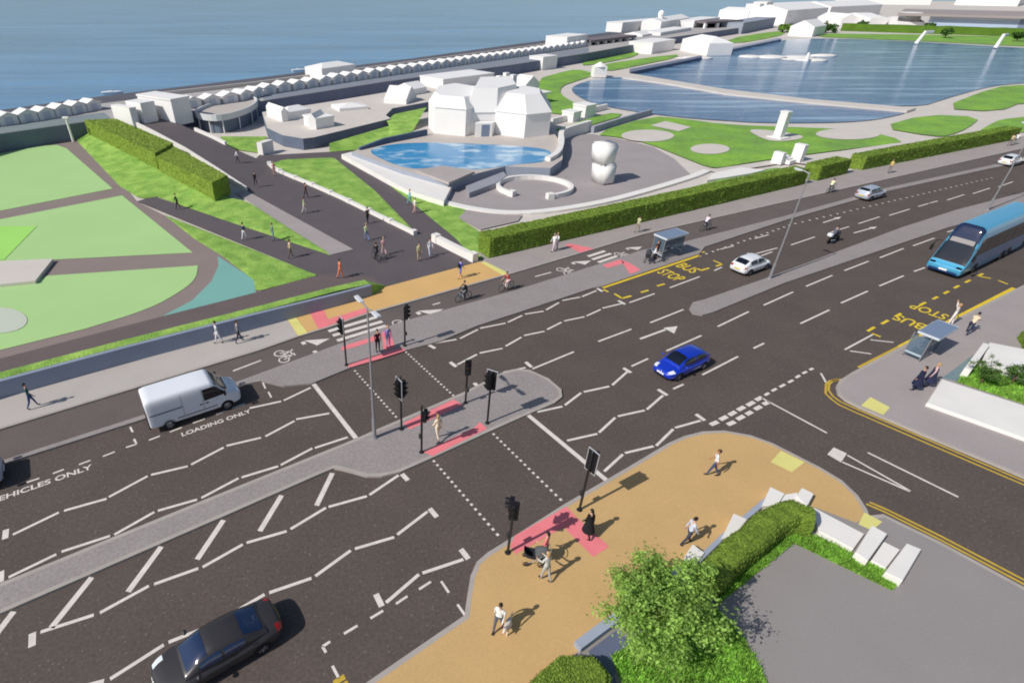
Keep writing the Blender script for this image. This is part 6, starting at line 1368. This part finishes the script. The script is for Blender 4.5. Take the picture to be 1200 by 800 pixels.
person(0, 0, 0, OUT-.05, 'motorcyclist in grey on the motorcycle with the white top box', 'moto', (96, 96, 110), (52, 54, 64), 'dark_helmet', 'helmet', loc=p+hd(OUT)*(-.3), group='cyclists')
# ---- dog
def dog(loc, heading, label):
    P, E_, Rr = [], [], []
    def a(p, r, par=None):
        P.append(p); Rr.append(r)
        if par is not None: E_.append((par, len(P)-1))
        return len(P)-1
    c = a((.16, 0, .44), .125); r_ = a((-.02, 0, .45), .11, c); b = a((-.2, 0, .46), .095, r_); n = a((.29, 0, .56), .075, c); h = a((.37, 0, .64), .07, n); a((.48, 0, .61), .042, h); a((.54, 0, .595), .032, len(P)-1)
    t1 = a((-.30, 0, .50), .03, b); t2 = a((-.40, 0, .60), .026, t1); a((-.44, 0, .70), .018, t2)
    for s in (1, -1):
        s1 = a((.16+.04*s, s*.08, .34), .052, c); s2 = a((.16+.05*s, s*.085, .18), .032, s1); s3 = a((.15+.06*s, s*.085, .04), .026, s2); a((.20+.06*s, s*.085, .022), .024, s3)
        k1 = a((-.17+.05*s, s*.085, .34), .065, b); k2 = a((-.12+.05*s, s*.09, .25), .042, k1); k3 = a((-.25+.06*s, s*.09, .15), .026, k2); k4 = a((-.24+.06*s, s*.09, .04), .024, k3); a((-.18+.06*s, s*.09, .022), .024, k4)
    me = bpy.data.meshes.new('dogskel'); me.from_pydata(P, E_, []); o = bpy.data.objects.new('dogskel', me); COL.objects.link(o); m = o.modifiers.new('s', 'SKIN'); m.use_smooth_shade = True
    for i, v in enumerate(me.skin_vertices[0].data): v.radius = (Rr[i], Rr[i]); v.use_root = i == 0
    sb = o.modifiers.new('b', 'SUBSURF'); sb.levels = sb.render_levels = 1; bpy.context.view_layer.update()
    ev = bpy.data.meshes.new_from_object(o.evaluated_get(bpy.context.evaluated_depsgraph_get())); bpy.data.objects.remove(o)
    bm = bmesh.new(); bm.from_mesh(ev); bpy.data.meshes.remove(ev)
    for f in bm.faces: f.smooth = True; f.material_index = 0
    for s in (1, -1): add_ball(bm, (.35, s*.06, .67), (.035, .016, .055), 8, 6, 1); add_ball(bm, (.425, s*.035, .655), .011, 6, 5, 2)
    add_ball(bm, (.575, 0, .605), .017, 8, 6, 2); dz = -min(v.co.z for v in bm.verts); bmesh.ops.translate(bm, verts=bm.verts[:], vec=(0, 0, dz))
    d = link('dog', bm, [mat('cream_fur', C(228, 214, 202), .9, var=.12, vscale=12), mat('tan_ear_fur', C(196, 162, 136), .9), M_EYE]); d.location = loc; d.rotation_euler = (0, 0, heading); return tag(d, label, 'dog')
dog(at(594, 738, KZ), IN+.5, 'small white dog walking beside the person in the white top')
# ================================================================== NEAR VEGETATION
M_LEAF = mat('tree_leaf', C(158, 192, 96), .65, var=.3, vscale=.9, isl=.4, trans=.5, spec=.25)
M_LEAFD = mat('small_tree_leaf', C(74, 108, 48), .7, var=.2, vscale=1.2, isl=.5, trans=.25, spec=.2)
M_LEAF2 = mat('planter_tree_leaf', C(92, 124, 60), .7, var=.25, vscale=1.2, isl=.4, trans=.35, spec=.2)
M_BARK = mat('bark', C(96, 78, 62), .9, var=.25, vscale=6, bump=.6, bscale=20)
M_BLADE = mat('grass_blade', C(152, 200, 84), .8, var=.3, vscale=1.2, isl=.4, trans=.45, spec=.2)
def leaf_quad(bm, p, d, s, rng, mi=0, asp=.55):
    x = d.orthogonal().normalized(); x = Matrix.Rotation(rng.uniform(0, 6.28), 3, d) @ x; y = d.cross(x)
    f = bm.faces.new([bm.verts.new(q) for q in (p-x*s*.5, p+y*s*asp*.5+x*s*.05, p+x*s*.5, p-y*s*asp*.5+x*s*.05)]); f.material_index = mi
def tree(name, label, base, H, rad, trunk, nlimb, nclump, per, ls, leafm, seed, crown_z=.58, squash=.8, group=None, cat='tree'):
    rng = random.Random(seed); e = empty(name, base, 0, label, cat, group)
    bm = bmesh.new(); cz = H*crown_z; tips = []
    add_tube(bm, [(0, 0, -.1), (.03, .02, H*.18), (-.03, .04, H*.36), (0, 0, H*.62)], [trunk*1.25, trunk, trunk*.8, trunk*.35], 9)
    for i in range(nlimb):
        a = 2*math.pi*i/nlimb+rng.uniform(-.4, .4); z0 = H*rng.uniform(.2, .5); r1 = rad*rng.uniform(.45, .85); z1 = cz+rad*squash*rng.uniform(-.35, .75)
        p0 = Vector((0, 0, z0)); p2 = Vector((math.cos(a)*r1, math.sin(a)*r1, z1)); p1 = p0.lerp(p2, .5)+Vector((rng.uniform(-.1, .1), rng.uniform(-.1, .1), .12))*rad*.5
        add_tube(bm, [p0, p1, p2], [trunk*.5, trunk*.3, trunk*.1], 6); tips += [p2, p1]
        for _ in range(2):
            q = p1.lerp(p2, rng.random()); t = q+Vector((rng.uniform(-1, 1), rng.uniform(-1, 1), rng.uniform(-.2, .9)))*rad*.35; add_tube(bm, [q, t], [trunk*.16, trunk*.05], 5); tips.append(t)
    link('trunk', bm, M_BARK, e)
    lobes = []
    for i in range(9):
        u = Vector((math.cos(i*2.4), math.sin(i*2.4), -.35+1.25*((i*.618) % 1))); lobes.append(u.normalized()*rng.uniform(.55, 1.0))
    bm = bmesh.new()
    for i in range(nclump):
        if i < len(tips): c = tips[i]
        else:
            while True:
                u = Vector((rng.uniform(-1, 1), rng.uniform(-1, 1), rng.uniform(-1, 1)))
                if .45 < u.length < 1 and noise.noise(u*2.2+Vector((0, seed, 0))) > -.22: break
            k = .85+.55*noise.noise(u*1.6+Vector((seed, 0, 0))); c = Vector((u.x*rad*k, u.y*rad*k, cz+u.z*rad*squash*k))
            if rng.random() < .75:
                lb = rng.choice(lobes); g0 = Vector((rng.gauss(0, 1), rng.gauss(0, 1), rng.gauss(0, 1)))*.20*rad; c = Vector((lb.x*rad, lb.y*rad, cz+lb.z*rad*squash))+g0
        cr = rad*rng.uniform(.14, .30)
        for _ in range(int(per*rng.uniform(.6, 1.4))):
            g = Vector((rng.gauss(0, 1), rng.gauss(0, 1), rng.gauss(0, .8)))*cr*.55; d = (g.normalized()*.7+Vector((0, 0, .6))+Vector((rng.uniform(-1, 1), rng.uniform(-1, 1), rng.uniform(-1, 1)))*.8).normalized()
            leaf_quad(bm, c+g, d, ls*rng.uniform(.6, 1.25), rng)
    link('crown', bm, leafm, e)
    return e
tree('leafy_tree', 'large light green leafy tree in the foreground beside the buff pavement', at(774, 710, 2.54).xy.to_3d()+Vector((0, 0, .1)), 4.1, 1.75, .13, 10, 105, 190, .145, M_LEAF, 11, .62, .62)
tree('small_tree', 'small round tree in the planter, left of two by the right edge', at(1156, 438, .9).xy.to_3d()+Vector((0, 0, .15)), 1.7, .82, .06, 6, 40, 60, .11, M_LEAF2, 21, .56, .75)
tree('small_tree', 'small round tree in the planter, right of two at the right edge', at(1191, 441, .8).xy.to_3d()+Vector((0, 0, .15)), 1.5, .66, .06, 6, 36, 60, .11, M_LEAF2, 22, .56, .75)
tree('shore_tree', 'round dark tree between the hotel and the far white block', at(911, 29), 6.8, 3.4, .3, 6, 40, 26, 1.2, M_LEAFD, 31, .66, .62)
tree('shore_bush', 'dark bush right of the small boathouse', at(967, 38.5), 4.6, 4.2, .3, 6, 34, 26, 1.2, M_LEAFD, 32, .45, .5, cat='bush')
tree('shore_bush', 'green bush sloping up left of the small boathouse', at(917, 38), 4.0, 4.0, .3, 6, 34, 26, 1.2, mat('bright_bush_leaf', C(104, 138, 50), .8, isl=.4, trans=.2), 33, .45, .5, cat='bush')
tree('shore_tree', 'dark tree between the left gabled house and the middle house behind the far hedge', at(1009, 36), 4.6, 2.6, .2, 6, 34, 24, .9, M_LEAFD, 36, .6, .6)
tree('shore_tree', 'dark tree beside the right hand town house behind the far hedge', at(1088, 38), 4.2, 2.4, .2, 6, 34, 24, .9, M_LEAFD, 37, .6, .6)
tree('shore_tree', 'small dark tree in the far hedge, left of two', at(1107, 45), 3.9, 2.5, .2, 6, 34, 24, .9, M_LEAFD, 34, .55, .6)
tree('shore_tree', 'small dark tree in the far hedge, right of two', at(1191, 49), 3.9, 2.5, .2, 6, 34, 24, .9, M_LEAFD, 35, .55, .6)
# hedge round the planter corner: L shaped sweep with a rounded top
def sweep_hedge(label, path, w, h, leaf=420, seed=3, lsize=.075, z0=KZ):
    rng = random.Random(seed); pts = path; n = len(pts); L, Rr = offset_line(pts, 1.0); rows = []; bm = bmesh.new(); K = 12
    for i, p in enumerate(pts):
        ax = L[i]-p; k = min(1, .45+1.2*min(i, n-1-i)) if n > 3 else 1; row = []
        for j in range(K+1):
            t = j/K; a = math.pi*t; y = math.cos(a); x = abs(y)**.45*(1 if y >= 0 else -1)*w/2*(.8+.2*k); z = (math.sin(a)**.40 if 0 < j < K else 0)*h*(.85+.15*k)
            row.append(p+ax*x+Vector((0, 0, z)))
        rows.append(row)
    def sub(rows, m=5):
        o = []
        for a, b in zip(rows, rows[1:]):
            for q in range(m): o.append([x.lerp(y, q/m) for x, y in zip(a, b)])
        return o+[rows[-1]]
    rows = sub(rows); fs = []; g = []
    for r in rows: g.append([bm.verts.new(q+Vector((noise.noise(q*2.1), noise.noise(q*2.3+Vector((5, 0, 0))), noise.noise(q*1.9+Vector((0, 7, 0)))))*.09) for q in r])
    for a, b in zip(g, g[1:]):
        for k in range(K): fs.append(bm.faces.new((a[k], b[k], b[k+1], a[k+1])))
    fs.append(bm.faces.new(g[0])); fs.append(bm.faces.new(g[-1][::-1])); bmesh.ops.recalc_face_normals(bm, faces=bm.faces[:]); bm.normal_update()
    info = [(f.normal.copy(), f.calc_area(), [v.co.copy() for v in f.verts]) for f in fs]
    for nn, ar, vs in info:
        for _ in range(int(ar*leaf)+1):
            ws = [rng.random() for _ in vs]; s = sum(ws); p = sum((v*x for v, x in zip(vs, ws)), Vector())/s+nn*rng.uniform(0, .06)
            leaf_quad(bm, p, (nn+Vector((rng.uniform(-1, 1), rng.uniform(-1, 1), rng.uniform(-1, 1)))*.8).normalized(), lsize*rng.uniform(.7, 1.4), rng, 1)
    o = link('hedge', bm, [M_HEDGE, M_LEAFH]); return tag(o, label, 'hedge')
sweep_hedge('trimmed leafy hedge curving round the planter corner behind the white piers', ats([(820, 694, KZ), (850, 665, KZ), (877, 642, KZ), (901, 622, KZ), (923, 614, KZ), (945, 621, KZ)]), 1.15, 1.3)
def block_hedge(label, pts, h, leaf=420, seed=4):
    rng = random.Random(seed); P = ccw(ats(pts, KZ)); bm = bmesh.new(); add_prism(bm, P, KZ, h)
    bmesh.ops.bevel(bm, geom=[e_ for e_ in bm.edges if all(v.co.z > h-.01 for v in e_.verts)], offset=.15, segments=2, affect='EDGES'); bmesh.ops.triangulate(bm, faces=bm.faces[:])
    for _ in range(4): bmesh.ops.subdivide_edges(bm, edges=[e_ for e_ in bm.edges if e_.calc_length() > .3], cuts=1); bmesh.ops.triangulate(bm, faces=[f for f in bm.faces if len(f.verts) > 3])
    bm.normal_update()
    for v in bm.verts: v.co += v.normal*.06*noise.noise(v.co*2.2)
    bm.normal_update(); info = [(f.normal.copy(), f.calc_area(), [v.co.copy() for v in f.verts]) for f in bm.faces]
    for nn, ar, vs in info:
        k = ar*leaf; k = int(k)+(rng.random() < k-int(k))
        for _ in range(k):
            ws = [rng.random() for _ in vs]; s = sum(ws); p = sum((v*x for v, x in zip(vs, ws)), Vector())/s+nn*rng.uniform(0, .06)
            leaf_quad(bm, p, (nn+Vector((rng.uniform(-1, 1), rng.uniform(-1, 1), rng.uniform(-1, 1)))*.8).normalized(), .075*rng.uniform(.7, 1.4), rng, 1)
    return tag(link('hedge', bm, [M_HEDGE, M_LEAFH]), label, 'hedge')
block_hedge('low clipped hedge at the bottom edge beside the garden path', [(592, 834), (652, 780), (692, 780), (712, 802), (704, 880), (560, 910)], .95)
block_hedge('small clipped hedge corner at the right edge above the planter', [(1192, 396), (1260, 385), (1290, 420), (1200, 412)], .9, 200, 9)
def tufts(name, outline, n, z, hgt=.16, seed=1, base=True, wid=.035):
    """grass: a base sheet and upright blades in one object"""
    rng = random.Random(seed); P = ccw(ats(outline, z)); bm = bmesh.new(); add_sheet(bm, P, 0)
    xs = [p.x for p in P]; ys = [p.y for p in P]
    def inside(x, y):
        c = False; j = len(P)-1
        for i in range(len(P)):
            if (P[i].y > y) != (P[j].y > y) and x < (P[j].x-P[i].x)*(y-P[i].y)/(P[j].y-P[i].y)+P[i].x: c = not c
            j = i
        return c
    k = 0
    while k < n:
        x = rng.uniform(min(xs), max(xs)); y = rng.uniform(min(ys), max(ys))
        if not inside(x, y): continue
        k += 1; a = rng.uniform(0, 6.28); h = hgt*rng.uniform(.5, 1.4)*(1+.6*noise.noise(Vector((x, y, 0))*1.3)); dx, dy = math.cos(a)*wid, math.sin(a)*wid; lx, ly = rng.uniform(-1, 1)*h*.7, rng.uniform(-1, 1)*h*.7
        f = bm.faces.new([bm.verts.new(q) for q in ((x-dx, y-dy, z), (x+dx, y+dy, z), (x+lx, y+ly, z+h))]); f.material_index = 1
    return tag(link(name, bm, [M_GRASS, M_BLADE]), kind='stuff')
tufts('planter_grass', [(836, 712), (930, 636), (1044, 691), (1053, 684), (1042, 672), (960, 630), (935, 622), (900, 640), (848, 690)], 9000, KZ+.02, .14, 5)
tufts('foreground_grass', [(716, 768), (742, 752), (770, 735), (840, 712), (870, 745), (900, 800), (960, 880), (730, 880), (728, 800)], 12000, KZ+.02, .17, 6)
tufts('planter_lawn', [(1120, 447), (1135, 432), (1146, 428), (1165, 436), (1230, 462), (1300, 490), (1300, 506), (1199, 473)], 5000, KZ+.03, .16, 7)
